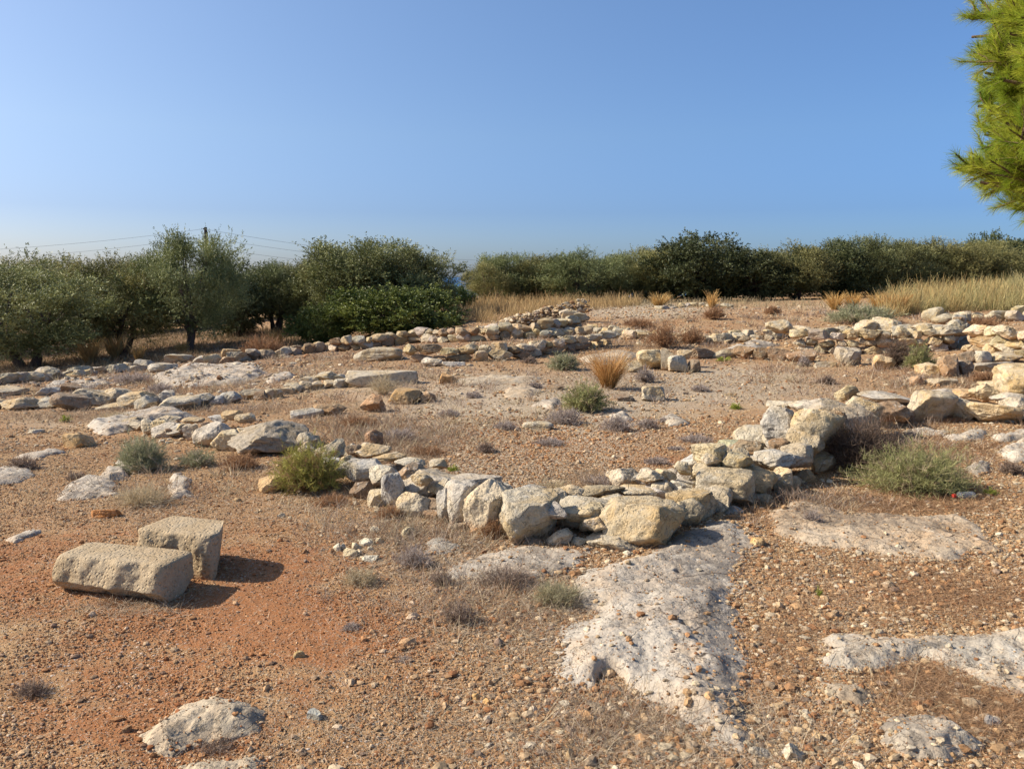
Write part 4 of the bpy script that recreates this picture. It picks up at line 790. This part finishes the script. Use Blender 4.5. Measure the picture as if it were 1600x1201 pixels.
    shrub('dwarf_shrub', lb, kd, px, py, w_, h_, group=HG)
shrub('grass_tuft', 'dry green-grey tuft against the left flank of the bedrock ridge', 'drygreen', 870, 950, 96, 52, .7, cat='grass tuft', lo=.2)
shrub('grass_tuft', 'pale dry tuft between two bedrock patches below the pale green shrub', 'straw', 225, 792, 110, 40, .9, cat='grass tuft', lo=.2)
shrub('grass_tuft', 'straw-coloured tuft at the low bedrock behind the big foreground shrubs', 'straw', 640, 760, 60, 24, .5, cat='grass tuft')
shrub('grass_tuft', 'dry beige tuft at the inner edge of the front wall', 'straw', 866, 770, 80, 24, .6, cat='grass tuft')
shrub('grass_tuft', 'dry beige tuft by the brown peaked stone', 'straw', 600, 618, 60, 34, .5, cat='grass tuft', lo=.3)
shrub('grass_tuft', 'dry straw tuft before the largest row of rounded boulders', 'straw', 180, 660, 80, 18, .5, cat='grass tuft')
for (lb, px, py, w_, h_) in [('tiny bright green plant on the bedrock ridge', 1068, 866, 18, 15), ('tiny bright green plant on top of the front wall', 708, 736, 20, 13), ('small bright green plant behind the heaped wall arm', 1150, 640, 22, 13), ('thin bright green seedling on the right-hand gravel', 1279, 932, 12, 20), ('small yellow-green plant beside the plastic bottle', 1548, 774, 30, 15), ('tiny green plant on the bare ground at left', 102, 660, 18, 14), ('small green plant under the squared brown-grey blocks', 1130, 565, 26, 10)]:
    shrub('seedling', lb, 'sprout', px, py, w_, h_, cat='small plant')
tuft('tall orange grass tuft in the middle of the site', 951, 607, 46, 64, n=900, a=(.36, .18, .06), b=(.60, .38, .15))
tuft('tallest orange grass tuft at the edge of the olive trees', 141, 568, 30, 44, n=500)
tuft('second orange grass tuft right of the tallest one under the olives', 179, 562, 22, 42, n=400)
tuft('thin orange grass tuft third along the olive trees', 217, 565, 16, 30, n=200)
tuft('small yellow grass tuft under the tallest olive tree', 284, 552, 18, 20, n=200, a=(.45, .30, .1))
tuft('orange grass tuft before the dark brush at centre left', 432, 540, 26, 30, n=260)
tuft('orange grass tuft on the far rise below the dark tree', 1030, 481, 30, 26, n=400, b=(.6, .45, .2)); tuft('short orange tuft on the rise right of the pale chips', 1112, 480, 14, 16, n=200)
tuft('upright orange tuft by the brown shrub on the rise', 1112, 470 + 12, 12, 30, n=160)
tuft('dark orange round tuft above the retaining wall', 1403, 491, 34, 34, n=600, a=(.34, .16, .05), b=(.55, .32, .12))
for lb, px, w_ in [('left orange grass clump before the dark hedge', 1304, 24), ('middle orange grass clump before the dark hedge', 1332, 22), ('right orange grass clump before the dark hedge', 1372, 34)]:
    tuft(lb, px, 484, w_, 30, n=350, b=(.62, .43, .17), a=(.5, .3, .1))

# scattered straw, needles and stalks
def litter(name, label, zones, cols, flatness=.12, cat='dry litter', L0=.06, wpx=.45):
    Ls = []
    for (ax, ay, rx, ry, n) in zones:
        qx = ax + rng.normal(0, rx * .55, n); qy = ay + rng.normal(0, ry * .55, n); qy = np.maximum(qy, 472)
        # place on the ground through the middle plane, then drop to the height of the soil
        vv = -(qy - CY) / FPX; dz = -SP_ + vv * CP_; dy = CP_ + vv * SP_; g0 = gp(ax, ay)
        tt = (g0[2] - EYE) / np.minimum(dz, -.01); tt = np.minimum(tt, 60); X = (qx - CX) / FPX * tt; Y = dy * tt
        Z = Hs(X, Y) + .003; ph = rng.uniform(0, 2 * np.pi, n); up = np.abs(rng.normal(0, flatness, n))
        kp = ((Hs(X, Y) - H2(X, Y)) < .008) | (rng.random(n) < .12); X, Y, Z, ph, up = X[kp], Y[kp], Z[kp], ph[kp], up[kp]; n = len(X)
        d = nrmz(np.stack([np.cos(ph), np.sin(ph), up], 1)); L = L0 * rng.uniform(.4, 1.4, n)
        P = curve(np.stack([X, Y, Z], 1), d, L, 4, rng.normal(0, .18, (n, 3)) * np.array([1, 1, .15]), .02)
        P[..., 2] = np.maximum(P[..., 2], (Z + .002)[:, None])
        Ls.append(ribbons(P, np.full(n, 1.0) * np.maximum(.0012, Y / 829 * wpx), mixc(cols[0], cols[1], n, .25), rng.normal(size=(n, 1, 3)) * .3 + np.array([0, 0, 1])))
    V, F, C = merge(Ls); tag(link(name, mk_mesh(name, V, F, M['strand'], False, C)), label, cat, kind='stuff')
litter('dry_grass_litter', 'broken straw and dry grass stalks lying on the foreground ground', [(1040, 1170, 330, 70, 4200), (980, 1120, 200, 60, 1800), (1180, 1120, 60, 60, 400), (830, 1000, 160, 70, 2200), (660, 830, 160, 40, 4200), (760, 890, 200, 50, 3200), (460, 790, 100, 30, 900), (230, 790, 120, 30, 1200), (640, 960, 200, 100, 1500), (200, 950, 100, 16, 600), (560, 1150, 400, 80, 1500), (880, 940, 80, 30, 1800)], ((.30, .22, .14), (.62, .52, .38)), .4)
litter('pine_needle_litter', 'brown pine needles carpeting the ground at right', [(1540, 1120, 160, 60, 5000), (1440, 1060, 80, 30, 1800), (1420, 790, 180, 26, 7000), (1500, 700, 160, 30, 6000), (1250, 800, 80, 20, 2200), (1360, 890, 240, 60, 2600), (1300, 990, 200, 60, 1500), (1230, 1000, 60, 100, 900), (1500, 930, 160, 40, 2500), (1450, 650, 100, 14, 2000)], ((.22, .12, .06), (.50, .33, .19)), .28, L0=.08)
litter('dry_weeds', 'low dry weeds over the court and far ground', [(620, 690, 90, 30, 3500), (540, 660, 100, 20, 2500), (150, 650, 180, 14, 3500), (300, 600, 300, 24, 4500), (100, 580, 200, 14, 2500), (700, 570, 300, 20, 2500), (1000, 540, 160, 14, 3500), (950, 600, 120, 20, 2000), (1300, 600, 250, 20, 3000), (400, 640, 160, 16, 2500), (930, 750, 80, 16, 1200), (1500, 600, 140, 24, 2500), (620, 720, 60, 14, 1000)], ((.26, .16, .09), (.48, .38, .26)), .7, L0=.09)
def weeds():
    Ls = []
    for (ax, ay, rx, ry, n) in [(250, 600, 330, 40, 230), (600, 600, 260, 40, 110), (600, 680, 140, 30, 90), (1000, 530, 260, 22, 120), (1350, 590, 300, 40, 110), (850, 640, 260, 40, 50), (700, 830, 200, 30, 60), (1450, 700, 170, 60, 70), (750, 930, 160, 70, 50), (1250, 790, 140, 24, 40), (1000, 1130, 260, 50, 45), (250, 760, 260, 40, 40), (1300, 500, 300, 14, 90), (330, 560, 240, 14, 90)]:
        for _ in range(n):
            g = gp(ax + rng.normal() * rx * .5, max(ay + rng.normal() * ry * .5, 480)); m_ = 26; h = rng.uniform(.05, .13) * (1 + g[1] * .02); w_ = h * rng.uniform(.8, 1.8)
            x = g[0] + rng.normal(0, w_ * .5, m_); y = g[1] + rng.normal(0, w_ * .5, m_); z = H(x, y); d = nrmz(np.stack([(x - g[0]) / w_ + rng.normal(0, .4, m_), (y - g[1]) / w_ + rng.normal(0, .4, m_), np.full(m_, .9)], 1))
            P = curve(np.stack([x, y, z], 1), d, h * rng.uniform(.5, 1.2, m_), 4, rng.normal(0, .2, (m_, 3)) * np.array([1, 1, .2]), .03)
            ca, cb = [((.30, .22, .16), (.46, .38, .30)), ((.24, .15, .09), (.40, .27, .17)), ((.40, .32, .19), (.56, .47, .32))][rng.integers(3)]
            Ls.append(ribbons(P, np.full(m_, max(.0022, g[1] / 829 * .55)), mixc(ca, cb, m_, .25)))
    V, F, C = merge(Ls); tag(link('low_weeds', mk_mesh('low_weeds', V, F, M['strand'], False, C)), 'sparse knee-low dead weeds dotted all over the site', 'weeds', kind='stuff')
weeds()
def field(label, poly, n, hm, a, b, name='dry_grass', third=None):
    W = np.array([gp(*p)[:2] for p in poly]); X = rng.uniform(W[:, 0].min(), W[:, 0].max(), n * 3); Y = rng.uniform(W[:, 1].min(), W[:, 1].max(), n * 3)
    k = sdist(X, Y, [tuple(q) for q in W]) > 0; k &= fbm(np.stack([X, Y, 0 * X], 1) * 1.3, 2) > -.15 ; X, Y = X[k][:n], Y[k][:n]; n = len(X)
    Z = H(X, Y); ln = hm * rng.beta(2, 2.6, n) * 1.5 * (1 + .9 * fbm(np.stack([X, Y, 0 * X + 5], 1) * .8, 2))
    d = nrmz(np.stack([rng.normal(.08, .30, n), rng.normal(0, .30, n), np.ones(n)], 1)); P = curve(np.stack([X, Y, Z - .02], 1), d, ln, 4, rng.normal(0, .12, (n, 3)) * np.array([1, 1, .1]), .02)
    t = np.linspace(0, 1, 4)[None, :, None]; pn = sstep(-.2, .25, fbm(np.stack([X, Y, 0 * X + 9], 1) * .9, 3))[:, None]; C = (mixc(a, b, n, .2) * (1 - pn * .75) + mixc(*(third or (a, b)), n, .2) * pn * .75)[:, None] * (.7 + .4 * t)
    V, F, Cc = ribbons(P, np.maximum(.004, Y / 829 * .45), C)
    tag(link(name, mk_mesh(name, V, F, M['strand'], False, Cc)), label, 'dry grass', kind='stuff')
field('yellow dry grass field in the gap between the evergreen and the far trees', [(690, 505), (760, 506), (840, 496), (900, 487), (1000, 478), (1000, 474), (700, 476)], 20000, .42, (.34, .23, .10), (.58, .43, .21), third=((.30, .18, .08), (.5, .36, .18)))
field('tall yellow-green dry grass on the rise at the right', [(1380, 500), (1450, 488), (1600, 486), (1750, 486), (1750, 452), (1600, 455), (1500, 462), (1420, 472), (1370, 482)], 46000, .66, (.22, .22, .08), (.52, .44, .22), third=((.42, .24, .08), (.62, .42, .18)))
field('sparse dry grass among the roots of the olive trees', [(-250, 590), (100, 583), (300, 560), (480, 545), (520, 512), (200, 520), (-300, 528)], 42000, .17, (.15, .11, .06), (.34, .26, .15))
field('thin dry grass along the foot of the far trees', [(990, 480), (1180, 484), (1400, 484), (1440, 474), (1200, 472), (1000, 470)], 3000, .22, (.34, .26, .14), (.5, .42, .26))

# ------------------------------------------------------------------ trees
def tube(path, rad, seg=7):
    path = np.array(path); rad = np.array(rad); T = nrmz(np.gradient(path, axis=0)); ref = np.array([.31, .9, .2]); A = nrmz(np.cross(T, ref)); Bv = np.cross(T, A)
    th = np.linspace(0, 2 * np.pi, seg, endpoint=False); V = path[:, None] + (A[:, None] * np.cos(th)[None, :, None] + Bv[:, None] * np.sin(th)[None, :, None]) * rad[:, None, None]
    k = len(path); i = np.arange(k * seg).reshape(k, seg); j = np.roll(i, -1, 1)
    F = np.stack([i[:-1], j[:-1], j[1:], i[1:]], -1).reshape(-1, 4)
    return V.reshape(-1, 3), F
def leaves(C, d, L, Wd, col):
    n = len(C); s = nrmz(np.cross(d, rng.normal(size=(n, 3)))); V = np.stack([C, C + d * (L * .5)[:, None] + s * (Wd / 2)[:, None], C + d * L[:, None], C + d * (L * .5)[:, None] - s * (Wd / 2)[:, None]], 1).reshape(-1, 3)
    F = np.arange(n * 4).reshape(n, 4); return V, F, np.repeat(col, 4, 0)
def tree_meshes(seed, width, height, nleaf, ca, cb, bark=(.10, .075, .055), low=.12, stems=3, lsize=(.062, .019), clumps=70, spiky=.75, trunk_h=.22):
    """unit tree: returns (trunk mesh, crown mesh). Limbs fork out to clumps that carry the leaves."""
    r = np.random.default_rng(seed); tips = []; tv = []
    R_ = width / 2; top = height; zc = height * (low + 1) / 2; rz = height * (1 - low) / 2
    for _ in range(clumps):
        d = r.normal(size=3); d /= np.linalg.norm(d); k = r.uniform(.45, 1.0) ** .6; p = d * k * (1 + .28 * noise3((d * 2.1 + seed * 3.1)[None])[0])
        tips.append(np.array([p[0] * R_, p[1] * R_, zc + p[2] * rz]))
    tips = np.array(tips); tips[:, 2] = np.maximum(tips[:, 2], .08 * height)
    for s in range(stems):
        a = 2 * np.pi * s / stems + r.uniform(-.5, .5); hd = np.array([math.cos(a), math.sin(a)])
        th = trunk_h * height; top_ = np.array([*hd * R_ * .28, th * 1.6]); b0 = np.array([*hd * .06, -.15]); t = np.linspace(0, 1, 8)
        path = b0 + (top_ - b0) * t[:, None]; path[:, :2] += np.cumsum(r.normal(0, .03, (8, 2)), 0); tr = .11 * (height / 3.2) * (1 - .5 * t) * (1.25 if stems == 1 else 1)
        tv.append(tube(path, tr)); own = np.argsort(((tips[:, :2] - path[-1, :2] * 1.8) ** 2).sum(1))[: max(8, clumps // stems // 2)]
        for i in own:
            b = path[r.integers(4, 8)]; e = tips[i]; k = 7; t = np.linspace(0, 1, k); q = b + (e - b) * t[:, None]; q[:, 2] += np.sin(t * np.pi) * r.uniform(-.05, .12) * height * .5
            q += np.cumsum(r.normal(0, .025, (k, 3)), 0) * (t[:, None] > 0); tv.append(tube(q, .034 * (height / 3.2) * (1 - .8 * t), 5))
    V, F, o = [], [], 0
    for v, f in tv: V.append(v); F.append(f + o); o += len(v)
    V = np.concatenate(V); F = np.concatenate(F); tc_ = np.array(bark) * (1 + .5 * fbm(V * 7, 3)[:, None])
    trunk = mk_mesh('trunk', V, F, M['bark'], True, tc_)
    # sprays: twigs leaving each clump, leaves along them
    ns = nleaf // 14; ci = r.integers(0, clumps, ns); cs = r.uniform(.08, .20, clumps) * R_; 
    off = r.normal(size=(ns, 3)) * cs[ci][:, None] * np.array([1, 1, .85]); b = tips[ci] + off * .6; out = nrmz(off + .5 * nrmz(tips[ci] - np.array([0, 0, zc * .7])) * cs[ci][:, None])
    d = nrmz(out + r.normal(0, .35, (ns, 3)) + np.array([0, 0, spiky])); L = r.uniform(.12, .46, ns) * (height / 3.2)
    n = ns * 14; idx = np.repeat(np.arange(ns), 14); t = r.random(n); C = b[idx] + d[idx] * (L[idx] * t)[:, None]
    ld = nrmz(d[idx] * .8 + r.normal(0, .65, (n, 3))); hue = noise3(C * 1.7 + seed)[:, None]
    col = np.array(ca) * (1 - (t_ := np.clip(.5 + hue + r.normal(0, .22, (n, 1)), 0, 1))) + np.array(cb) * t_; col = col * r.uniform(.75, 1.25, (n, 1))
    Vv, Ff, Cc = leaves(C, ld, lsize[0] * r.uniform(.7, 1.3, n), lsize[1] * r.uniform(.7, 1.3, n), col)
    return trunk, mk_mesh('crown', Vv, Ff, M['leaf'], False, Cc)
OL = ((.10, .115, .035), (.33, .34, .13)); DK = ((.045, .065, .022), (.13, .155, .06)); GR = ((.06, .095, .02), (.20, .25, .055))
PROTO = {}
for i in range(4): PROTO['olive%d' % i] = (tree_meshes(40 + i, 3.4, 3.2, 85000, *OL, bark=(.12, .09, .07), low=.13, stems=2 + i % 2, clumps=95), 3.4, 3.2)
for i in range(4): PROTO['bush%d' % i] = (tree_meshes(60 + i, 3.4, 3.0, 85000, *OL, low=.02, stems=3, clumps=95, lsize=(.065, .022)), 3.4, 3.0)
for i in range(2): PROTO['dark%d' % i] = (tree_meshes(80 + i, 3.2, 3.2, 40000, *DK, low=.02, stems=2, clumps=85, lsize=(.085, .045), spiky=.2), 3.2, 3.2)
PROTO['lentisk'] = (tree_meshes(95, 3.8, 2.2, 46000, *GR, low=-.02, stems=3, clumps=100, lsize=(.085, .05), spiky=.25), 3.8, 2.2)
def tree(kind, label, px, base_y, top_y, wpx, Y, group, name='olive_tree', rz=None, cat='tree'):
    (tm, cm), pw, ph = PROTO[kind]; g = at(px, base_y, Y); g[2] = H(g[0], g[1])[0]; D = g[1] * CP_ + (EYE - g[2]) * SP_
    topz = at(px, top_y + (rng.uniform(-9, 7) if group == RG else 0), Y)[2]; hh = (topz - g[2]); ww = wpx / FPX * D
    e = empty(name, g, rng.uniform(0, 6.28) if rz is None else rz); tag(e, label, cat, group)
    k_ = rng.uniform(.75, 1.15) if kind != 'lentisk' else 1.0; h_ = rng.uniform(-.10, .12)
    for nm, m_ in (('trunk', tm), ('crown', cm)): link(nm, m_, parent=e).color = (k_ * (1 + h_), k_ * .97, k_ * (1 - h_ * .5), 1)
    e.scale = (ww / pw, ww / pw, hh / ph * .97); return e
LG = 'olive trees on the left'; RG = 'trees of the far grove'
tree('olive0', 'olive tree at the left edge with two dark forking trunks', 40, 572, 402, 290, 22.5, LG, rz=.4)
tree('olive1', 'olive tree with slanting dark stems second from the left', 188, 558, 396, 190, 25, LG)
tree('olive2', 'tallest olive tree with a pale slender trunk, in front of the utility pole', 300, 550, 370, 165, 24.5, LG)
for (lb, px, by, ty, w_, Y, k) in [('rounded olive behind and between the first two trees', 112, 545, 408, 150, 33, 'bush0'), ('olive crown filling behind the slanting stems', 240, 545, 404, 130, 34, 'bush1'), ('dark-leaved tree just right of the tallest olive', 372, 535, 406, 110, 29, 'dark0'), ('greyish olive between the dark-leaved tree and the big one', 432, 530, 412, 130, 30, 'olive3'), ('slim olive left of the big rounded one', 478, 525, 405, 120, 31, 'bush2'),
                             ('grey olive beyond the left edge tree', 10, 545, 408, 180, 34, 'bush3'), ('olive seen low behind the tallest one', 330, 540, 425, 150, 38, 'bush0'), ('olive partly cut by the left edge', -90, 570, 405, 220, 27, 'olive3'), ('far olive low behind the greyish one', 450, 530, 425, 160, 40, 'bush1'), ('far low olive behind the slanting stems', 170, 545, 425, 170, 42, 'bush2'), ('far low olive behind the first trunks', 60, 545, 422, 180, 44, 'bush1')]:
    tree(k, lb, px, by, ty, w_, Y, LG)
tree('bush1', 'biggest rounded olive rising above the glossy green bush', 595, 522, 374, 225, 29.5, LG)
tree('olive0', 'rounded olive merged into the left side of the biggest one', 556, 522, 392, 150, 29.2, LG); tree('bush2', 'rounded olive merged into the right side of the biggest one', 632, 520, 388, 130, 29.8, LG)
tree('bush3', 'left shoulder of grey olive beside the biggest one', 530, 525, 408, 120, 29, LG); tree('bush0', 'right shoulder of olive beside the biggest one', 645, 515, 406, 66, 30, LG)
tree('lentisk', 'broad glossy green evergreen bush before the biggest olive', 617, 530, 452, 215, 25.2, None, 'evergreen_bush', cat='bush')
tree('lentisk', 'smaller dark evergreen bush at the left foot of the glossy one', 510, 540, 478, 110, 24.8, None, 'evergreen_bush', cat='bush')
tree('lentisk', 'dark evergreen bush below the strip of sea', 705, 500, 447, 70, 33, None, 'evergreen_bush', cat='bush')
names = [('olive1', 766, 412, 72, 37, 'first olive right of the strip of sea'), ('bush1', 800, 404, 90, 38, 'second olive right of the strip of sea'), ('bush2', 848, 398, 100, 38, 'olive with a sloping top third from the sea strip'), ('bush0', 905, 388, 120, 37, 'wide rounded olive behind the upright pale block'), ('bush3', 968, 394, 100, 38, 'low olive right of the wide rounded one'), ('bush1', 1022, 388, 100, 38, 'olive touching the dark tall tree on its left'),
         ('dark0', 1085, 367, 120, 37, 'tallest dark tree of the far grove with ragged top'), ('bush2', 1135, 388, 90, 38, 'olive right of the tallest dark tree'), ('dark1', 1185, 384, 110, 37, 'dense dark tree behind the far gravel rise'), ('bush0', 1240, 384, 110, 37, 'grey-green olive above the orange clumps, left one'), ('dark0', 1290, 385, 110, 38, 'dark tree above the orange clumps'), ('bush3', 1335, 382, 100, 38, 'grey-green olive above the orange clumps, right one'),
         ('bush1', 1395, 379, 110, 39, 'olive with a peaked top behind the grassy rise'), ('bush2', 1445, 383, 100, 40, 'low olive behind the middle of the grassy rise'), ('bush0', 1495, 384, 100, 40, 'rounded olive behind the grassy rise'), ('bush3', 1545, 384, 100, 41, 'pale olive under the small dark pine crown'), ('dark1', 1598, 370, 110, 44, 'dark broad tree at the right edge of the far grove'), ('dark0', 1541, 364, 60, 50, 'small dark crown standing above the grove near the right edge'), ('bush2', 1640, 385, 120, 42, 'olive just cut by the right edge')]
for k, px, ty, w_, Y, lb in names: tree(k, lb, px, 472, ty, w_ * 1.15, Y, RG, name='olive_tree' if k[0] != 'd' else 'carob_tree')
for i, (px, ty, w_, Y) in enumerate([(795, 416, 110, 44), (880, 404, 130, 45), (950, 402, 130, 45), (1050, 396, 130, 45), (1120, 396, 120, 46), (1210, 393, 140, 46), (1310, 393, 140, 46), (1420, 391, 140, 47), (1520, 391, 140, 48)]):
    tree('bush%d' % (i % 4), 'crown of the second rank seen only through gaps in the far grove', px, 472, ty, w_, Y, 'second rank of the far grove')

# ------------------------------------------------------------------ near pine at the right edge
def pine():
    base = np.array([4.75, 5.3, 0.0]); base[2] = H(base[0], base[1])[0] - .05
    e = empty('pine_tree', base); tag(e, 'bright green long-needled pine hanging in at the upper right corner', 'tree')
    r = np.random.default_rng(5); t = np.linspace(0, 1, 14); tp = np.stack([np.cumsum(r.normal(0, .03, 14)), np.cumsum(r.normal(0, .03, 14)), t * 6.2], 1)
    V, F = tube(tp, .17 * (1 - .75 * t), 12); link('trunk', mk_mesh('trunk', V, F, M['bark'], True, np.array([.16, .10, .07]) * (1 + .4 * fbm(V * 9, 3)[:, None])), parent=e)
    bv = []; tips = []
    # outline of the crown on the camera's side, as crown radius by height
    def rad(z): return np.interp(z, [1.5, 1.9, 2.0, 2.2, 2.42, 2.52, 2.7, 2.9, 3.05, 3.27, 3.7, 4.6, 5.6, 6.6], [.2, .5, 1.42, 1.46, 1.80, 1.58, 1.68, 1.80, 1.74, 1.62, 1.8, 1.7, 1.2, .2])
    for i in range(340):
        z = r.uniform(2.03, 3.5) if r.random() < .72 else r.uniform(3.5, 6.3); a = r.uniform(0, 2 * np.pi); 
        if r.random() < .75: a = r.normal(np.pi * 1.10, .40)
        L = rad(z) * r.uniform(.86, 1.0); d = np.array([math.cos(a), math.sin(a), 0]); b = np.array([tp[min(13, int(z / 6.2 * 13))][0], tp[min(13, int(z / 6.2 * 13))][1], max(z - L * r.uniform(.1, .3), 1.95)])
        end = np.array([d[0] * L, d[1] * L, z]); k = 8; t = np.linspace(0, 1, k); q = b + (end - b) * t[:, None]; q[:, 2] -= np.sin(np.pi * t) * .03; q += np.cumsum(r.normal(0, .02, (k, 3)), 0) * (t[:, None] > 0)
        bv.append(tube(q, .028 * (1 - .8 * t) + .004, 5))
        for j in range(22):
            s = 1 - abs(r.normal(0, .16)); s = min(max(s, .3), 1); p = b + (end - b) * s; p[2] -= math.sin(math.pi * s) * .03; sp = .07 + .13 * (1 - s)
            q0 = p; q1 = p + r.normal(0, 1, 3) * sp + (end - b) / L * .06 + np.array([0, 0, .05]); tips.append((q0, q1))
            bv.append(tube([q0, (q0 + q1) / 2 + r.normal(0, .01, 3), q1], [.007, .006, .004], 4))
    V, F, o = [], [], 0
    for v, f in bv: V.append(v); F.append(f + o); o += len(v)
    V = np.concatenate(V); F = np.concatenate(F); link('branch', mk_mesh('branch', V, F, M['bark'], True, np.array([.15, .10, .06]) * (1 + .3 * fbm(V * 9, 3)[:, None])), parent=e)
    tips = np.array(tips); n = len(tips); K = 110; idx = np.repeat(np.arange(n), K); ax = nrmz(tips[:, 1] - tips[:, 0])[idx]; s = r.random(n * K)[:, None]
    b = tips[idx, 1] - ax * .13 * s; side = nrmz(np.cross(ax, r.normal(size=ax.shape))); d = nrmz(ax * (.9 - .35 * s) + side * r.uniform(.25, .8, (n * K, 1)) )
    L = r.uniform(.055, .095, n * K); P = b[:, None] + d[:, None] * L[:, None, None] * np.array([0, .55, 1])[None, :, None]; P[:, 2, 2] -= L * .07
    tc = r.random((n, 1))[idx]; col = (np.array([.20, .30, .025]) * (1 - tc) + np.array([.48, .50, .06]) * tc) * r.uniform(.75, 1.25, (n * K, 1))
    Vv, Ff, Cc = ribbons(P, np.full(n * K, .0024), col); link('crown', mk_mesh('crown', Vv, Ff, M['needle'], False, Cc), parent=e)
pine()

# ------------------------------------------------------------------ utility pole and wires
def pole():
    Yp = 62.; top = at(321, 355, Yp); g = np.array([top[0], Yp, H(top[0], Yp)[0] - .3]); e = empty('utility_pole', g); tag(e, 'dark wooden utility pole rising behind the tallest olive tree', 'utility pole')
    h = top[2] - g[2]; V, F = tube([(0, 0, 0), (0, 0, h * .5), (0, 0, h)], [.16, .14, .11], 10); V2, F2 = ICO[1]; V = np.concatenate([V, V2 * .1 + np.array([0, 0, h - .03])])
    me = mk_mesh('post', V[:30], F, M['bark'], True, np.full((30, 3), .05)); link('post', me, parent=e)
    for i, z in enumerate((.15, .75, 1.45)):
        v, f = tube([(-.02, -.12, h - z), (-.02, -.32, h - z), (-.02, -.42, h - z + .02)], [.02, .05, .03], 6)
        link('insulator', mk_mesh('insulator', v, f, M['bark'], True, np.full((len(v), 3), .12)), parent=e)
    wl = [(at(-520, 392, 60), at(900, 404, 92), .15, 'highest of the three thin overhead wires'), (at(-520, 408, 60), at(900, 410, 92), .75, 'middle one of the three thin overhead wires'), (at(-520, 424, 60), at(900, 418, 92), 1.45, 'lowest of the three thin overhead wires')]
    for a, b, z, lb in wl:
        m_ = g + np.array([0, -.4, h - z]); pts_ = []
        for (p, q, sag) in ((a, m_, .9), (m_, b, 1.0)):
            for t in np.linspace(0, 1, 24)[(1 if len(pts_) else 0):]: pts_.append(p + (q - p) * t - np.array([0, 0, 4 * sag * t * (1 - t)]))
        v, f = tube(pts_, np.full(len(pts_), .009), 5); base = m_; tag(link('overhead_wire', mk_mesh('overhead_wire', v - base, f, M['wire'], True), base), lb, 'wire', 'overhead wires on the utility pole')
m, t_, b_ = new_mat('cable'); b_.inputs['Base Color'].default_value = (.16, .18, .2, 1); M['wire'] = m
pole()

# ------------------------------------------------------------------ plastic bottle
def bottle():
    g = gp(1504, 780); e = empty('plastic_bottle', (g[0], g[1], H2(g[0], g[1])[0] + .033), R(8)); tag(e, 'crumpled clear plastic bottle with a red cap lying beside the wide green shrub', 'bottle')
    th = np.linspace(0, 2 * np.pi, 20, endpoint=False); prof = [(-.062, .011), (-.055, .012), (-.045, .018), (-.032, .028), (-.02, .031), (0, .029), (.02, .031), (.04, .029), (.06, .031), (.08, .030), (.088, .024), (.09, 0.002)]
    V = np.array([[x, r_ * math.cos(a) * (1 + .06 * math.sin(3 * a + x * 60)), r_ * math.sin(a) * .85] for x, r_ in prof for a in th]); i = np.arange(len(V)).reshape(len(prof), 20); j = np.roll(i, -1, 1)
    F = np.stack([i[:-1], j[:-1], j[1:], i[1:]], -1).reshape(-1, 4)
    m, t_, b_ = new_mat('clear_plastic'); b_.inputs['Base Color'].default_value = (.55, .58, .6, 1); b_.inputs['Roughness'].default_value = .15; b_.inputs['Alpha'].default_value = .35; b_.inputs['Specular IOR Level'].default_value = .6
    link('body', mk_mesh('body', V, F, m, True), parent=e)
    V = np.array([[x, r_ * math.cos(a), r_ * math.sin(a)] for x, r_ in [(-.08, .001), (-.08, .0145), (-.0605, .0145), (-.0605, .001)] for a in th]); i = np.arange(len(V)).reshape(4, 20); j = np.roll(i, -1, 1)
    m, t_, b_ = new_mat('red_cap'); b_.inputs['Base Color'].default_value = (.6, .06, .04, 1); b_.inputs['Roughness'].default_value = .4
    link('cap', mk_mesh('cap', V, np.stack([i[:-1], j[:-1], j[1:], i[1:]], -1).reshape(-1, 4), m), parent=e)
bottle()
